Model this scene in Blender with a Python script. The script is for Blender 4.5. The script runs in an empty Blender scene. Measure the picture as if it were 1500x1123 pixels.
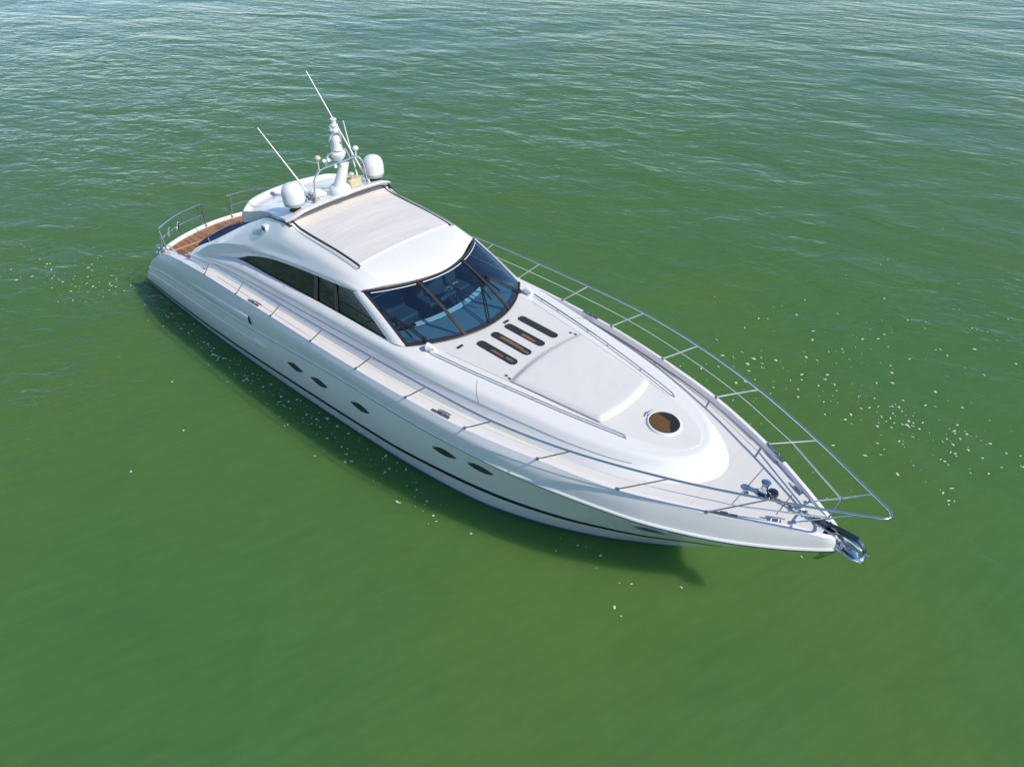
import bpy, bmesh, math, random
from mathutils import Vector, Matrix, Quaternion
R = math.radians
SC = bpy.context.scene
COL = SC.collection

# ------------------------------------------------------------------ camera
cam_d = bpy.data.cameras.new('camera'); cam = bpy.data.objects.new('camera', cam_d); COL.objects.link(cam)
cam_d.sensor_width = 36.0; cam_d.lens = 36.0 * 1039.6 / 1500.0; cam_d.clip_start = 0.1; cam_d.clip_end = 6000
cam.location = (20.577, -8.621, 10.7245)
_yaw, _pit = R(132.147), R(37.955)
_fw = Vector((math.cos(_yaw) * math.cos(_pit), math.sin(_yaw) * math.cos(_pit), -math.sin(_pit)))
cam.rotation_euler = _fw.to_track_quat('-Z', 'Y').to_euler()
SC.camera = cam

# ------------------------------------------------------------------ sky, sun, exposure
SUN_AZ, SUN_EL = 12.5, 42.5                     # degrees; azimuth counted from the bow (+X) towards port (+Y)
w = bpy.data.worlds.new('World'); SC.world = w; w.use_nodes = True
nt = w.node_tree; bg = nt.nodes['Background']
sky = nt.nodes.new('ShaderNodeTexSky'); sky.sky_type = 'NISHITA'; sky.sun_disc = False
sky.sun_elevation = R(SUN_EL); sky.sun_rotation = R(90 - SUN_AZ)
sky.altitude = 0; sky.air_density = 0.7; sky.dust_density = 0.0; sky.ozone_density = 3.0
nt.links.new(sky.outputs[0], bg.inputs[0]); bg.inputs[1].default_value = 0.15
sun_d = bpy.data.lights.new('sun', 'SUN'); sun = bpy.data.objects.new('sun', sun_d); COL.objects.link(sun)
sun_d.energy = 3.2; sun_d.angle = R(0.5); sun_d.color = (1.0, 0.915, 0.78)
_sd = Vector((math.cos(R(SUN_AZ)) * math.cos(R(SUN_EL)), math.sin(R(SUN_AZ)) * math.cos(R(SUN_EL)), math.sin(R(SUN_EL))))
sun.rotation_euler = (-_sd).to_track_quat('-Z', 'Y').to_euler(); sun.location = (30, 5, 30)
SC.view_settings.view_transform = 'Standard'; SC.view_settings.look = 'None'
SC.view_settings.gamma = 1.0; SC.view_settings.use_curve_mapping = False
SC.view_settings.exposure = 0.34
SC.cycles.max_bounces = 10; SC.cycles.transparent_max_bounces = 12

# ------------------------------------------------------------------ materials
def mat(name, col, rough=0.4, metal=0.0, coat=0.0, spec=0.5, vary=0.0, vscale=3.0, bump=0.0, bscale=60.0, bdist=0.002, stretch=None):
    m = bpy.data.materials.new(name); m.use_nodes = True
    n = m.node_tree.nodes; l = m.node_tree.links; b = n['Principled BSDF']
    b.inputs['Base Color'].default_value = (*col, 1); b.inputs['Roughness'].default_value = rough
    b.inputs['Metallic'].default_value = metal; b.inputs['Coat Weight'].default_value = coat
    b.inputs['Coat Roughness'].default_value = 0.08
    b.inputs['Specular IOR Level'].default_value = spec
    if vary or bump:
        tc = n.new('ShaderNodeTexCoord')
    if vary:
        no = n.new('ShaderNodeTexNoise'); no.inputs['Scale'].default_value = vscale; no.inputs['Detail'].default_value = 5
        if stretch:
            mp = n.new('ShaderNodeMapping'); mp.inputs['Scale'].default_value = stretch; l.new(tc.outputs['Object'], mp.inputs[0]); l.new(mp.outputs[0], no.inputs['Vector'])
        else: l.new(tc.outputs['Object'], no.inputs['Vector'])
        mx = n.new('ShaderNodeMix'); mx.data_type = 'RGBA'
        mx.inputs[6].default_value = (*[max(0, c * (1 - vary)) for c in col], 1)
        mx.inputs[7].default_value = (*[min(1, c * (1 + vary * 0.6)) for c in col], 1)
        l.new(no.outputs[0], mx.inputs[0]); l.new(mx.outputs[2], b.inputs['Base Color'])
        mr = n.new('ShaderNodeMapRange'); mr.inputs[3].default_value = rough * 0.8; mr.inputs[4].default_value = min(1, rough * 1.25)
        l.new(no.outputs[0], mr.inputs[0]); l.new(mr.outputs[0], b.inputs['Roughness'])
    if bump:
        nb = n.new('ShaderNodeTexNoise'); nb.inputs['Scale'].default_value = bscale; nb.inputs['Detail'].default_value = 4
        l.new(tc.outputs['Object'], nb.inputs['Vector'])
        bp = n.new('ShaderNodeBump'); bp.inputs['Strength'].default_value = bump; bp.inputs['Distance'].default_value = bdist
        l.new(nb.outputs[0], bp.inputs['Height']); l.new(bp.outputs[0], b.inputs['Normal'])
    return m

def glass_mat(name, tint, refl=(1, 1, 1), f0=0.045, rough=0.01):
    m = bpy.data.materials.new(name); m.use_nodes = True
    n = m.node_tree.nodes; l = m.node_tree.links
    n.remove(n['Principled BSDF']); out = n['Material Output']
    tr = n.new('ShaderNodeBsdfTransparent'); tr.inputs[0].default_value = (*tint, 1)
    gl = n.new('ShaderNodeBsdfGlossy'); gl.inputs['Color'].default_value = (*refl, 1); gl.inputs['Roughness'].default_value = rough
    lw = n.new('ShaderNodeLayerWeight'); lw.inputs[0].default_value = 0.5
    p = n.new('ShaderNodeMath'); p.operation = 'POWER'; p.inputs[1].default_value = 5
    a = n.new('ShaderNodeMath'); a.operation = 'MULTIPLY_ADD'; a.inputs[1].default_value = 1 - f0; a.inputs[2].default_value = f0
    l.new(lw.outputs['Facing'], p.inputs[0]); l.new(p.outputs[0], a.inputs[0])
    mx = n.new('ShaderNodeMixShader'); l.new(a.outputs[0], mx.inputs[0]); l.new(tr.outputs[0], mx.inputs[1]); l.new(gl.outputs[0], mx.inputs[2])
    l.new(mx.outputs[0], out.inputs[0])
    return m

M = {}
M['gel'] = mat('white_gelcoat', (0.81, 0.80, 0.77), 0.22, coat=0.3, vary=0.025, vscale=1.5)
M['hullgel'] = mat('hull_gelcoat', (0.84, 0.795, 0.78), 0.22, coat=0.3, vary=0.05, vscale=1.0, stretch=(5, 1, 0.6), bump=0.08, bscale=1.6, bdist=0.02)
M['nonslip'] = mat('nonslip_deck', (0.725, 0.71, 0.68), 0.6, vary=0.04, vscale=2.2, bump=0.25, bscale=160, bdist=0.001)
M['navy'] = mat('navy_stripe', (0.008, 0.012, 0.028), 0.3, coat=0.2)
M['blue'] = mat('blue_boot_top', (0.14, 0.34, 0.55), 0.4)
M['steel'] = mat('polished_steel', (0.66, 0.67, 0.69), 0.16, metal=1.0)
M['steeldark'] = mat('weathered_steel', (0.45, 0.42, 0.38), 0.35, metal=1.0, vary=0.3, vscale=30)
M['rubber'] = mat('black_rubber', (0.012, 0.012, 0.013), 0.45)
M['gasket'] = mat('grey_gasket', (0.034, 0.031, 0.031), 0.5, vary=0.2, vscale=9)
M['groove'] = mat('seam_grey', (0.30, 0.29, 0.28), 0.7)
M['fabric'] = mat('white_vinyl', (0.72, 0.705, 0.675), 0.55, vary=0.02, vscale=4, bump=0.35, bscale=5.0, bdist=0.02)
M['navyfab'] = mat('navy_fabric', (0.012, 0.018, 0.075), 0.75, vary=0.25, vscale=12, bump=0.3, bscale=14, bdist=0.01)
M['plastic'] = mat('white_plastic', (0.80, 0.80, 0.79), 0.32, vary=0.03, vscale=4)
M['greyplastic'] = mat('grey_plastic', (0.42, 0.43, 0.44), 0.4)
M['cream'] = mat('aged_cream_plastic', (0.62, 0.56, 0.36), 0.5, vary=0.15, vscale=14)
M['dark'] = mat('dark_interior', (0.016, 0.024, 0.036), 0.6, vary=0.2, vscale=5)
M['dash'] = mat('dash_vinyl', (0.23, 0.31, 0.35), 0.5, vary=0.1, vscale=6, bump=0.2, bscale=25)
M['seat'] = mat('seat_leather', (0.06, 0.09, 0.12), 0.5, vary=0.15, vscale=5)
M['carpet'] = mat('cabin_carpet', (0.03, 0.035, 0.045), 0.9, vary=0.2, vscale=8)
M['wood'] = mat('varnished_wood', (0.62, 0.36, 0.14), 0.3, coat=0.4, vary=0.3, vscale=10)
M['oak'] = mat('oak_floor', (0.42, 0.27, 0.12), 0.5, vary=0.25, vscale=9)
M['blind'] = mat('slate_blind', (0.045, 0.065, 0.07), 0.6, vary=0.2, vscale=8)
M['rope'] = mat('chain_rust', (0.30, 0.21, 0.11), 0.7, metal=0.3, vary=0.4, vscale=40)
M['green'] = mat('green_lens', (0.0, 0.22, 0.10), 0.15)
M['red'] = mat('red_lens', (0.5, 0.04, 0.02), 0.2)
M['emblem'] = mat('emblem_chrome', (0.30, 0.36, 0.42), 0.3, metal=0.7)
M['edge_shade'] = mat('edge_shade_grey', (0.42, 0.41, 0.40), 0.7)  # grey with the shadow of the pad's pleated border put into the colour
M['mirror'] = mat('mirror_steel', (0.70, 0.71, 0.73), 0.05, metal=1.0)
M['black_steel'] = mat('dark_polished_steel', (0.15, 0.155, 0.16), 0.08, metal=1.0)
M['sideglass'] = glass_mat('dark_side_glass', (0.16, 0.18, 0.16), f0=0.10)
M['frontglass'] = glass_mat('blue_tinted_glass', (0.47, 0.71, 0.82), refl=(0.75, 0.9, 1.0), f0=0.13)
M['lens'] = glass_mat('porthole_glass', (0.10, 0.11, 0.12), f0=0.05)
M['amber'] = glass_mat('smoked_glass', (0.80, 0.74, 0.64), f0=0.05)
M['frit'] = mat('black_glass_border', (0.03, 0.032, 0.04), 0.15, vary=0.3, vscale=10)
M['foam'] = mat('foam', (0.64, 0.65, 0.52), 0.8, vary=0.15, vscale=6)

def teak_mat():
    m = bpy.data.materials.new('teak_planks'); m.use_nodes = True
    n = m.node_tree.nodes; l = m.node_tree.links; b = n['Principled BSDF']; b.inputs['Roughness'].default_value = 0.55
    tc = n.new('ShaderNodeTexCoord'); sp = n.new('ShaderNodeSeparateXYZ'); l.new(tc.outputs['Object'], sp.inputs[0])
    mu = n.new('ShaderNodeMath'); mu.operation = 'MULTIPLY'; mu.inputs[1].default_value = 1 / 0.075; l.new(sp.outputs['Y'], mu.inputs[0])
    fr = n.new('ShaderNodeMath'); fr.operation = 'FRACT'; l.new(mu.outputs[0], fr.inputs[0])
    fl = n.new('ShaderNodeMath'); fl.operation = 'FLOOR'; l.new(mu.outputs[0], fl.inputs[0])
    wn = n.new('ShaderNodeTexWhiteNoise'); wn.noise_dimensions = '1D'; l.new(fl.outputs[0], wn.inputs['W'])
    mp = n.new('ShaderNodeMapping'); mp.inputs['Scale'].default_value = (2, 30, 2); l.new(tc.outputs['Object'], mp.inputs[0])
    no = n.new('ShaderNodeTexNoise'); no.inputs['Scale'].default_value = 3; no.inputs['Detail'].default_value = 6; l.new(mp.outputs[0], no.inputs['Vector'])
    av = n.new('ShaderNodeMath'); av.operation = 'ADD'; l.new(wn.outputs[0], av.inputs[0]); l.new(no.outputs[0], av.inputs[1])
    cr_ = n.new('ShaderNodeValToRGB'); e = cr_.color_ramp.elements
    e[0].position = 0.35; e[0].color = (0.17, 0.078, 0.034, 1); e[1].position = 1.4 / 1.5; e[1].color = (0.36, 0.185, 0.088, 1)
    l.new(av.outputs[0], cr_.inputs[0])
    lt = n.new('ShaderNodeMath'); lt.operation = 'LESS_THAN'; lt.inputs[1].default_value = 0.1; l.new(fr.outputs[0], lt.inputs[0])
    mx = n.new('ShaderNodeMix'); mx.data_type = 'RGBA'; mx.inputs[7].default_value = (0.06, 0.03, 0.015, 1)
    l.new(lt.outputs[0], mx.inputs[0]); l.new(cr_.outputs[0], mx.inputs[6]); l.new(mx.outputs[2], b.inputs['Base Color'])
    return m
M['teak'] = teak_mat()

def canvas_mat():
    m = mat('sunroof_canvas', (0.70, 0.675, 0.645), 0.75)
    n = m.node_tree.nodes; l = m.node_tree.links; b = n['Principled BSDF']
    tc = n.new('ShaderNodeTexCoord'); mp = n.new('ShaderNodeMapping'); mp.inputs['Scale'].default_value = (5.0, 0.7, 1); l.new(tc.outputs['Object'], mp.inputs[0])
    no = n.new('ShaderNodeTexNoise'); no.inputs['Scale'].default_value = 1.5; no.inputs['Detail'].default_value = 5; l.new(mp.outputs[0], no.inputs['Vector'])
    mx = n.new('ShaderNodeMix'); mx.data_type = 'RGBA'; mx.inputs[6].default_value = (0.63, 0.605, 0.575, 1); mx.inputs[7].default_value = (0.74, 0.715, 0.69, 1)
    l.new(no.outputs[0], mx.inputs[0]); l.new(mx.outputs[2], b.inputs['Base Color'])
    bp = n.new('ShaderNodeBump'); bp.inputs['Strength'].default_value = 0.5; bp.inputs['Distance'].default_value = 0.03
    l.new(no.outputs[0], bp.inputs['Height']); l.new(bp.outputs[0], b.inputs['Normal'])
    return m
M['canvas'] = canvas_mat()

def water_mat():
    m = bpy.data.materials.new('green_sea_water'); m.use_nodes = True
    n = m.node_tree.nodes; l = m.node_tree.links; b = n['Principled BSDF']
    b.inputs['Roughness'].default_value = 0.08; b.inputs['IOR'].default_value = 1.333
    b.inputs['Subsurface Weight'].default_value = 1.0; b.inputs['Subsurface Radius'].default_value = (0.5, 0.8, 0.5); b.inputs['Subsurface Scale'].default_value = 1.15; b.subsurface_method = 'BURLEY'; b.inputs['Specular Tint'].default_value = (0.66, 0.84, 1.0, 1); b.inputs['Specular IOR Level'].default_value = 0.24
    tc = n.new('ShaderNodeTexCoord')
    # the body colour: turbid green with slow drifts of olive silt
    c1 = n.new('ShaderNodeTexNoise'); c1.inputs['Scale'].default_value = 0.09; c1.inputs['Detail'].default_value = 4; c1.inputs['Roughness'].default_value = 0.6
    c1.inputs['Distortion'].default_value = 0.8
    l.new(tc.outputs['Object'], c1.inputs['Vector'])
    mr = n.new('ShaderNodeMapRange'); mr.inputs[1].default_value = 0.38; mr.inputs[2].default_value = 0.64; l.new(c1.outputs[0], mr.inputs[0])
    mx = n.new('ShaderNodeMix'); mx.data_type = 'RGBA'
    mx.inputs[6].default_value = (0.067, 0.160, 0.047, 1); mx.inputs[7].default_value = (0.082, 0.163, 0.041, 1)
    l.new(mr.outputs[0], mx.inputs[0])
    # fine wind-drawn streaks of suspended silt
    mp2 = n.new('ShaderNodeMapping'); mp2.vector_type = 'TEXTURE'; mp2.inputs['Rotation'].default_value = (0, 0, R(72)); mp2.inputs['Scale'].default_value = (1.1, 0.16, 1)
    l.new(tc.outputs['Object'], mp2.inputs[0])
    c2 = n.new('ShaderNodeTexNoise'); c2.inputs['Scale'].default_value = 1.0; c2.inputs['Detail'].default_value = 5; c2.inputs['Roughness'].default_value = 0.7; c2.inputs['Distortion'].default_value = 0.6
    l.new(mp2.outputs[0], c2.inputs['Vector'])
    mr2 = n.new('ShaderNodeMapRange'); mr2.inputs[1].default_value = 0.25; mr2.inputs[2].default_value = 0.75; mr2.inputs[3].default_value = 0.95; mr2.inputs[4].default_value = 1.10
    l.new(c2.outputs[0], mr2.inputs[0])
    vm = n.new('ShaderNodeVectorMath'); vm.operation = 'SCALE'; l.new(mx.outputs[2], vm.inputs[0]); l.new(mr2.outputs[0], vm.inputs['Scale'])
    l.new(vm.outputs[0], b.inputs['Base Color'])
    # gusts: slow patches where the ripples are stronger or weaker
    g1 = n.new('ShaderNodeTexNoise'); g1.inputs['Scale'].default_value = 0.06; g1.inputs['Detail'].default_value = 3; g1.inputs['Distortion'].default_value = 0.6
    l.new(tc.outputs['Object'], g1.inputs['Vector'])
    gr = n.new('ShaderNodeMapRange'); gr.inputs[1].default_value = 0.35; gr.inputs[2].default_value = 0.65; gr.inputs[3].default_value = 0.45; gr.inputs[4].default_value = 1.15
    l.new(g1.outputs[0], gr.inputs[0])
    # ripples: crossing trains of short wavelets
    prev = None
    def train(rot, sc, stretch, dist, det, w=0.0, gust=True):
        nonlocal prev
        mp = n.new('ShaderNodeMapping'); mp.vector_type = 'TEXTURE'
        mp.inputs['Rotation'].default_value = (0, 0, R(rot)); mp.inputs['Scale'].default_value = (stretch / sc, 1.0 / sc, 1)
        l.new(tc.outputs['Object'], mp.inputs[0])
        no = n.new('ShaderNodeTexNoise'); no.inputs['Scale'].default_value = 1.0; no.inputs['Detail'].default_value = det
        no.inputs['Roughness'].default_value = 0.55; no.inputs['Distortion'].default_value = w
        l.new(mp.outputs[0], no.inputs['Vector'])
        mu = n.new('ShaderNodeMath'); mu.operation = 'MULTIPLY'; l.new(no.outputs[0], mu.inputs[0])
        if gust: l.new(gr.outputs[0], mu.inputs[1])
        else: mu.inputs[1].default_value = 1.0
        bp = n.new('ShaderNodeBump'); bp.inputs['Strength'].default_value = 1.0; bp.inputs['Distance'].default_value = dist
        l.new(mu.outputs[0], bp.inputs['Height'])
        if prev: l.new(prev.outputs[0], bp.inputs['Normal'])
        prev = bp
    train(24, 0.26, 1.9, 0.21, 2, 0.5, False)
    train(12, 0.80, 2.0, 0.12, 3, 0.6)
    train(46, 2.0, 1.9, 0.050, 3, 0.5)
    train(20, 6.0, 1.7, 0.012, 2, 0.4)
    l.new(prev.outputs[0], b.inputs['Normal'])
    return m
M['water'] = water_mat()

# ------------------------------------------------------------------ mesh helpers
def V(*a): return Vector(a)
def hermite_x(pts, x):
    """smooth (monotone-ish) interpolation of a list of tuples by their first value"""
    if x <= pts[0][0]: return Vector(pts[0])
    if x >= pts[-1][0]: return Vector(pts[-1])
    for i in range(len(pts) - 1):
        if pts[i][0] <= x <= pts[i + 1][0]: break
    def slope(j, k):
        if j == 0: return (pts[1][k] - pts[0][k]) / (pts[1][0] - pts[0][0])
        if j == len(pts) - 1: return (pts[-1][k] - pts[-2][k]) / (pts[-1][0] - pts[-2][0])
        a = (pts[j][k] - pts[j - 1][k]) / (pts[j][0] - pts[j - 1][0]); b = (pts[j + 1][k] - pts[j][k]) / (pts[j + 1][0] - pts[j][0])
        return 0 if a * b <= 0 else 2 * a * b / (a + b)
    h = pts[i + 1][0] - pts[i][0]; t = (x - pts[i][0]) / h
    out = [x]
    for k in range(1, len(pts[0])):
        p0, p1, m0, m1 = pts[i][k], pts[i + 1][k], slope(i, k) * h, slope(i + 1, k) * h
        out.append(p0 * (2*t**3 - 3*t*t + 1) + m0 * (t**3 - 2*t*t + t) + p1 * (-2*t**3 + 3*t*t) + m1 * (t**3 - t*t))
    return Vector(out)
def byx(pts, n): 
    a, b = pts[0][0], pts[-1][0]
    return [hermite_x(pts, a + (b - a) * i / (n - 1)) for i in range(n)]
def crp(p0, p1, p2, p3, t):
    return 0.5 * ((2 * p1) + (p2 - p0) * t + (2 * p0 - 5 * p1 + 4 * p2 - p3) * t * t + (3 * p1 - p0 - 3 * p2 + p3) * t ** 3)
def dense(pts, sub=12):
    P = [Vector(p) for p in pts]; out = []
    for i in range(len(P) - 1):
        p0 = P[i - 1] if i else 2 * P[0] - P[1]; p3 = P[i + 2] if i + 2 < len(P) else 2 * P[-1] - P[-2]
        # centripetal-like damping: limit tangents by the local span
        d1 = (P[i + 1] - P[i]).length
        m0 = (P[i + 1] - p0); m1 = (p3 - P[i])
        l0 = (P[i] - p0).length; l1 = (p3 - P[i + 1]).length
        T0 = m0 * (d1 / max(1e-6, d1 + l0)); T1 = m1 * (d1 / max(1e-6, d1 + l1))
        for k in range(sub):
            t = k / sub
            out.append(P[i] * (2*t**3 - 3*t*t + 1) + T0 * (t**3 - 2*t*t + t) + P[i + 1] * (-2*t**3 + 3*t*t) + T1 * (t**3 - t*t))
    out.append(P[-1]); return out
def arc(pts, n, sub=14):
    D = dense(pts, sub); L = [0.0]
    for a, b in zip(D, D[1:]): L.append(L[-1] + (b - a).length)
    out = []; j = 0
    for i in range(n):
        s = L[-1] * i / (n - 1)
        while j < len(L) - 2 and L[j + 1] < s: j += 1
        t = (s - L[j]) / max(1e-9, L[j + 1] - L[j]); out.append(D[j].lerp(D[j + 1], min(1, max(0, t))))
    return out
def cross(rows, sub):
    """insert rows between rows by catmull-rom across the curves"""
    out = []
    for i in range(len(rows) - 1):
        for k in range(sub):
            t = k / sub; row = []
            for j in range(len(rows[0])):
                p1, p2 = rows[i][j], rows[i + 1][j]
                p0 = rows[i - 1][j] if i else 2 * p1 - p2
                p3 = rows[i + 2][j] if i + 2 < len(rows) else 2 * p2 - p1
                d1 = (p2 - p1).length; l0 = (p1 - p0).length; l1 = (p3 - p2).length
                T0 = (p2 - p0) * (d1 / max(1e-6, d1 + l0)); T1 = (p3 - p1) * (d1 / max(1e-6, d1 + l1))
                row.append(p1 * (2*t**3 - 3*t*t + 1) + T0 * (t**3 - 2*t*t + t) + p2 * (-2*t**3 + 3*t*t) + T1 * (t**3 - t*t))
            out.append(row)
    out.append(list(rows[-1])); return out
def mir(p): return [Vector((q[0], -q[1], q[2])) for q in p]

class MB:
    def __init__(s): s.v = []; s.f = []; s.m = []
    def grid(s, rows, mi=0, closed=False):
        b = len(s.v); nc = len(rows[0])
        for r in rows: s.v += [tuple(p) for p in r]
        for i in range(len(rows) - 1):
            for j in range(nc - 1 if not closed else nc):
                k = (j + 1) % nc
                s.f.append((b + i * nc + j, b + i * nc + k, b + (i + 1) * nc + k, b + (i + 1) * nc + j))
                s.m.append(mi(i, j) if callable(mi) else mi)
        return s
    def both(s, rows, mi=0):
        s.grid(rows, mi); s.grid([mir(r) for r in rows], mi); return s
    def face(s, pts, mi=0):
        b = len(s.v); s.v += [tuple(p) for p in pts]; s.f.append(tuple(range(b, b + len(pts)))); s.m.append(mi); return s
    def tube(s, pts, r, seg=8, mi=0, cap=True, flat=1.0):
        P = [Vector(p) for p in pts]; rings = []; up = None
        for i, p in enumerate(P):
            t = (P[min(i + 1, len(P) - 1)] - P[max(i - 1, 0)]).normalized()
            if up is None:
                up = Vector((0, 0, 1)) if abs(t.z) < 0.9 else Vector((1, 0, 0))
            u = (up - t * up.dot(t)).normalized(); up = u; q = t.cross(u)
            rr = r[i] if isinstance(r, (list, tuple)) else r
            rings.append([p + (q * math.cos(2 * math.pi * k / seg) + u * flat * math.sin(2 * math.pi * k / seg)) * rr for k in range(seg)])
        s.grid(rings, mi, closed=True)
        if cap: s.face(rings[0][::-1], mi); s.face(rings[-1], mi)
        return s
    def lathe(s, prof, c=(0, 0, 0), seg=24, mi=0, axis=None, cap=True):
        q = Vector((0, 0, 1)).rotation_difference(Vector(axis)) if axis else Quaternion()
        c = Vector(c); rows = []
        for r, z in prof:
            rows.append([c + q @ Vector((r * math.cos(2 * math.pi * k / seg), r * math.sin(2 * math.pi * k / seg), z)) for k in range(seg)])
        s.grid(rows, mi, closed=True)
        if cap and prof[0][0] > 1e-4: s.face(rows[0][::-1], mi)
        if cap and prof[-1][0] > 1e-4: s.face(rows[-1], mi)
        return s
    def box(s, c, size, rot=None, mi=0):
        c = Vector(c); h = Vector(size) / 2; b = len(s.v); q = rot or Quaternion()
        for dx in (-1, 1):
            for dy in (-1, 1):
                for dz in (-1, 1): s.v.append(tuple(c + q @ Vector((dx * h.x, dy * h.y, dz * h.z))))
        for f in ((0, 1, 3, 2), (4, 6, 7, 5), (0, 4, 5, 1), (2, 3, 7, 6), (0, 2, 6, 4), (1, 5, 7, 3)):
            s.f.append(tuple(b + i for i in f)); s.m.append(mi)
        return s
    def build(s, name, mats, parent=None, angle=40, loc=None, rot=None, bevel=0, solid=0, bseg=2, subs=0):
        me = bpy.data.meshes.new(name); me.from_pydata(s.v, [], s.f)
        mats = mats if isinstance(mats, (list, tuple)) else [mats]
        for m in mats: me.materials.append(m)
        me.polygons.foreach_set('material_index', s.m)
        bm = bmesh.new(); bm.from_mesh(me)
        bmesh.ops.remove_doubles(bm, verts=bm.verts, dist=2e-4)
        bmesh.ops.dissolve_degenerate(bm, dist=1e-5, edges=bm.edges)
        bmesh.ops.recalc_face_normals(bm, faces=bm.faces)
        bm.to_mesh(me); bm.free()
        me.polygons.foreach_set('use_smooth', [True] * len(me.polygons))
        me.set_sharp_from_angle(angle=R(angle))
        o = bpy.data.objects.new(name, me); COL.objects.link(o)
        if loc is not None: o.location = loc
        if rot is not None:
            o.rotation_mode = 'QUATERNION'; o.rotation_quaternion = rot
        if parent: setp(o, parent)
        if subs:
            d = o.modifiers.new('subdivision', 'SUBSURF'); d.levels = subs; d.render_levels = subs
        if solid:
            d = o.modifiers.new('thickness', 'SOLIDIFY'); d.thickness = solid; d.offset = 0
        if bevel:
            d = o.modifiers.new('bevel', 'BEVEL'); d.width = bevel; d.segments = bseg; d.limit_method = 'ANGLE'; d.angle_limit = R(35)
        return o
def world_mat(o):
    m = Matrix.LocRotScale(o.location, o.rotation_quaternion if o.rotation_mode == 'QUATERNION' else o.rotation_euler, o.scale)
    return (world_mat(o.parent) @ o.matrix_parent_inverse @ m) if o.parent else m
def setp(o, p):
    o.parent = p; o.matrix_parent_inverse = world_mat(p).inverted()
def dup(o, loc=None, rot=None, parent=None):
    """copy of a part with its sub-parts"""
    c = o.copy(); COL.objects.link(c)
    if loc is not None: c.location = loc
    if rot is not None: c.rotation_mode = 'QUATERNION'; c.rotation_quaternion = rot
    for ch in list(o.children):
        d = ch.copy(); COL.objects.link(d); d.parent = c
    return c
def tag(o, label=None, cat=None, group=None, kind=None):
    if label: o['label'] = label
    if cat: o['category'] = cat
    if group: o['group'] = group
    if kind: o['kind'] = kind
    return o
random.seed(7)

# ------------------------------------------------------------------ water
wb = MB(); 
xs = [-3000, -600, -150, -60, -20, 0, 20, 60, 150, 600, 3000]
wb.grid([[V(x, y, 0) for y in xs] for x in xs])
tag(wb.build('sea_water', M['water']), 'turbid green sea water with small wind ripples all around the yacht', 'water', kind='structure')

# ------------------------------------------------------------------ the yacht
yacht = bpy.data.objects.new('motor_yacht', None); COL.objects.link(yacht); yacht.location = (10, 0, 0)
tag(yacht, 'white sports motor yacht with blue windscreen and hardtop floating on green water', 'yacht')

# longitudinal design curves, starboard side given with positive half-breadth
C_KEEL = [(0, 0, -.75), (6, 0, -.8), (12, 0, -.8), (15, 0, -.65), (16.4, 0, -.45)]
C_CHINE = [(0, 1.95, -.32), (6, 2.08, -.32), (10, 1.95, -.32), (13, 1.62, -.32), (14.6, 1.15, -.32), (15.7, .65, -.32), (16.4, .25, -.32), (16.75, 0, -.32)]
C_WL = [(0, 2.07, 0), (2, 2.15, 0), (4.5, 2.20, 0), (7.6, 2.16, 0), (10.3, 2.07, 0), (11.8, 1.97, 0), (13.4, 1.76, 0), (14.6, 1.40, 0), (15.7, .90, 0), (16.6, .35, 0), (17.1, 0, 0)]
C_RR = [(.72, 2.16, .84), (1.5, 2.24, 1.05), (2.4, 2.32, 1.22), (5, 2.42, 1.46), (7.1, 2.46, 1.64), (9.95, 2.44, 1.86), (12.2, 2.39, 1.91), (13.4, 2.30, 1.92), (14.9, 2.09, 1.92), (16.75, 1.60, 1.90), (17.6, 1.25, 1.89), (18.3, .88, 1.89), (19.0, .47, 1.95), (19.4, .21, 2.01), (19.56, .09, 2.04), (19.61, 0, 2.05)]
C_GUN = [(1.37, 2.10, 1.38), (2, 2.16, 1.72), (3, 2.26, 1.98), (4.2, 2.36, 2.19), (5, 2.41, 2.29), (6.4, 2.42, 2.32), (7.85, 2.43, 2.35), (9.33, 2.43, 2.37), (10.8, 2.41, 2.38), (12.2, 2.35, 2.38), (13.65, 2.22, 2.38), (15.1, 1.95, 2.38), (16.5, 1.60, 2.36), (17.8, 1.07, 2.35), (18.65, .60, 2.33), (19.1, .35, 2.29), (19.36, .21, 2.25), (19.48, .12, 2.23), (19.53, 0, 2.22)]
N = 130
wl = arc(C_WL, N); rr = arc(C_RR, N); gun = arc(C_GUN, N); keel = arc(C_KEEL, N); chine = arc(C_CHINE, N)
def zx(P, x, k=2): return hermite_x([tuple(p) for p in P], x)[k]
STR = [(0, .27), (3, .36), (5, .44), (7.5, .54), (10, .62), (12, .68), (14, .72), (20, .76)]
STW = [(0, .13), (6, .14), (10, .15), (20, .15)]
def flare(x, t): return .085 * math.sin(math.pi * t) * (1 - min(1, max(0, (x - 11.5) / 4.5)) * 1.9)
def side(zf, tf=None):
    out = []
    for a, b in zip(wl, rr):
        t = tf if tf is not None else max(0.0, min(1.0, zf(a.lerp(b, .3).x) / b.z)); p = a.lerp(b, t)
        p.y = max(0, p.y + flare(p.x, t) * min(1, p.y / .4)) if p.y > 1e-4 else 0
        out.append(p)
    return out
boot = side(lambda x: .07); slo = side(lambda x: hermite_x(STR, x)[1] - hermite_x(STW, x)[1]); shi = side(lambda x: hermite_x(STR, x)[1])
mids = [side(None, t) for t in (.45, .6, .75, .88)]
def hull_y(x, z):
    a = zx(C_WL, x, 1); b = hermite_x(C_RR, x); t = z / b[2]
    # the raked stem: measure along the loft lines
    return a + (b[1] - a) * t + flare(x, t)
from mathutils.bvhtree import BVHTree
hb = MB()
hrows = [keel, chine, wl, boot, slo, shi] + mids + [rr]
hmi = lambda i, j: (1 if i == 2 else 2 if i == 4 else 0)
hb.both(hrows, hmi)
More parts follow.
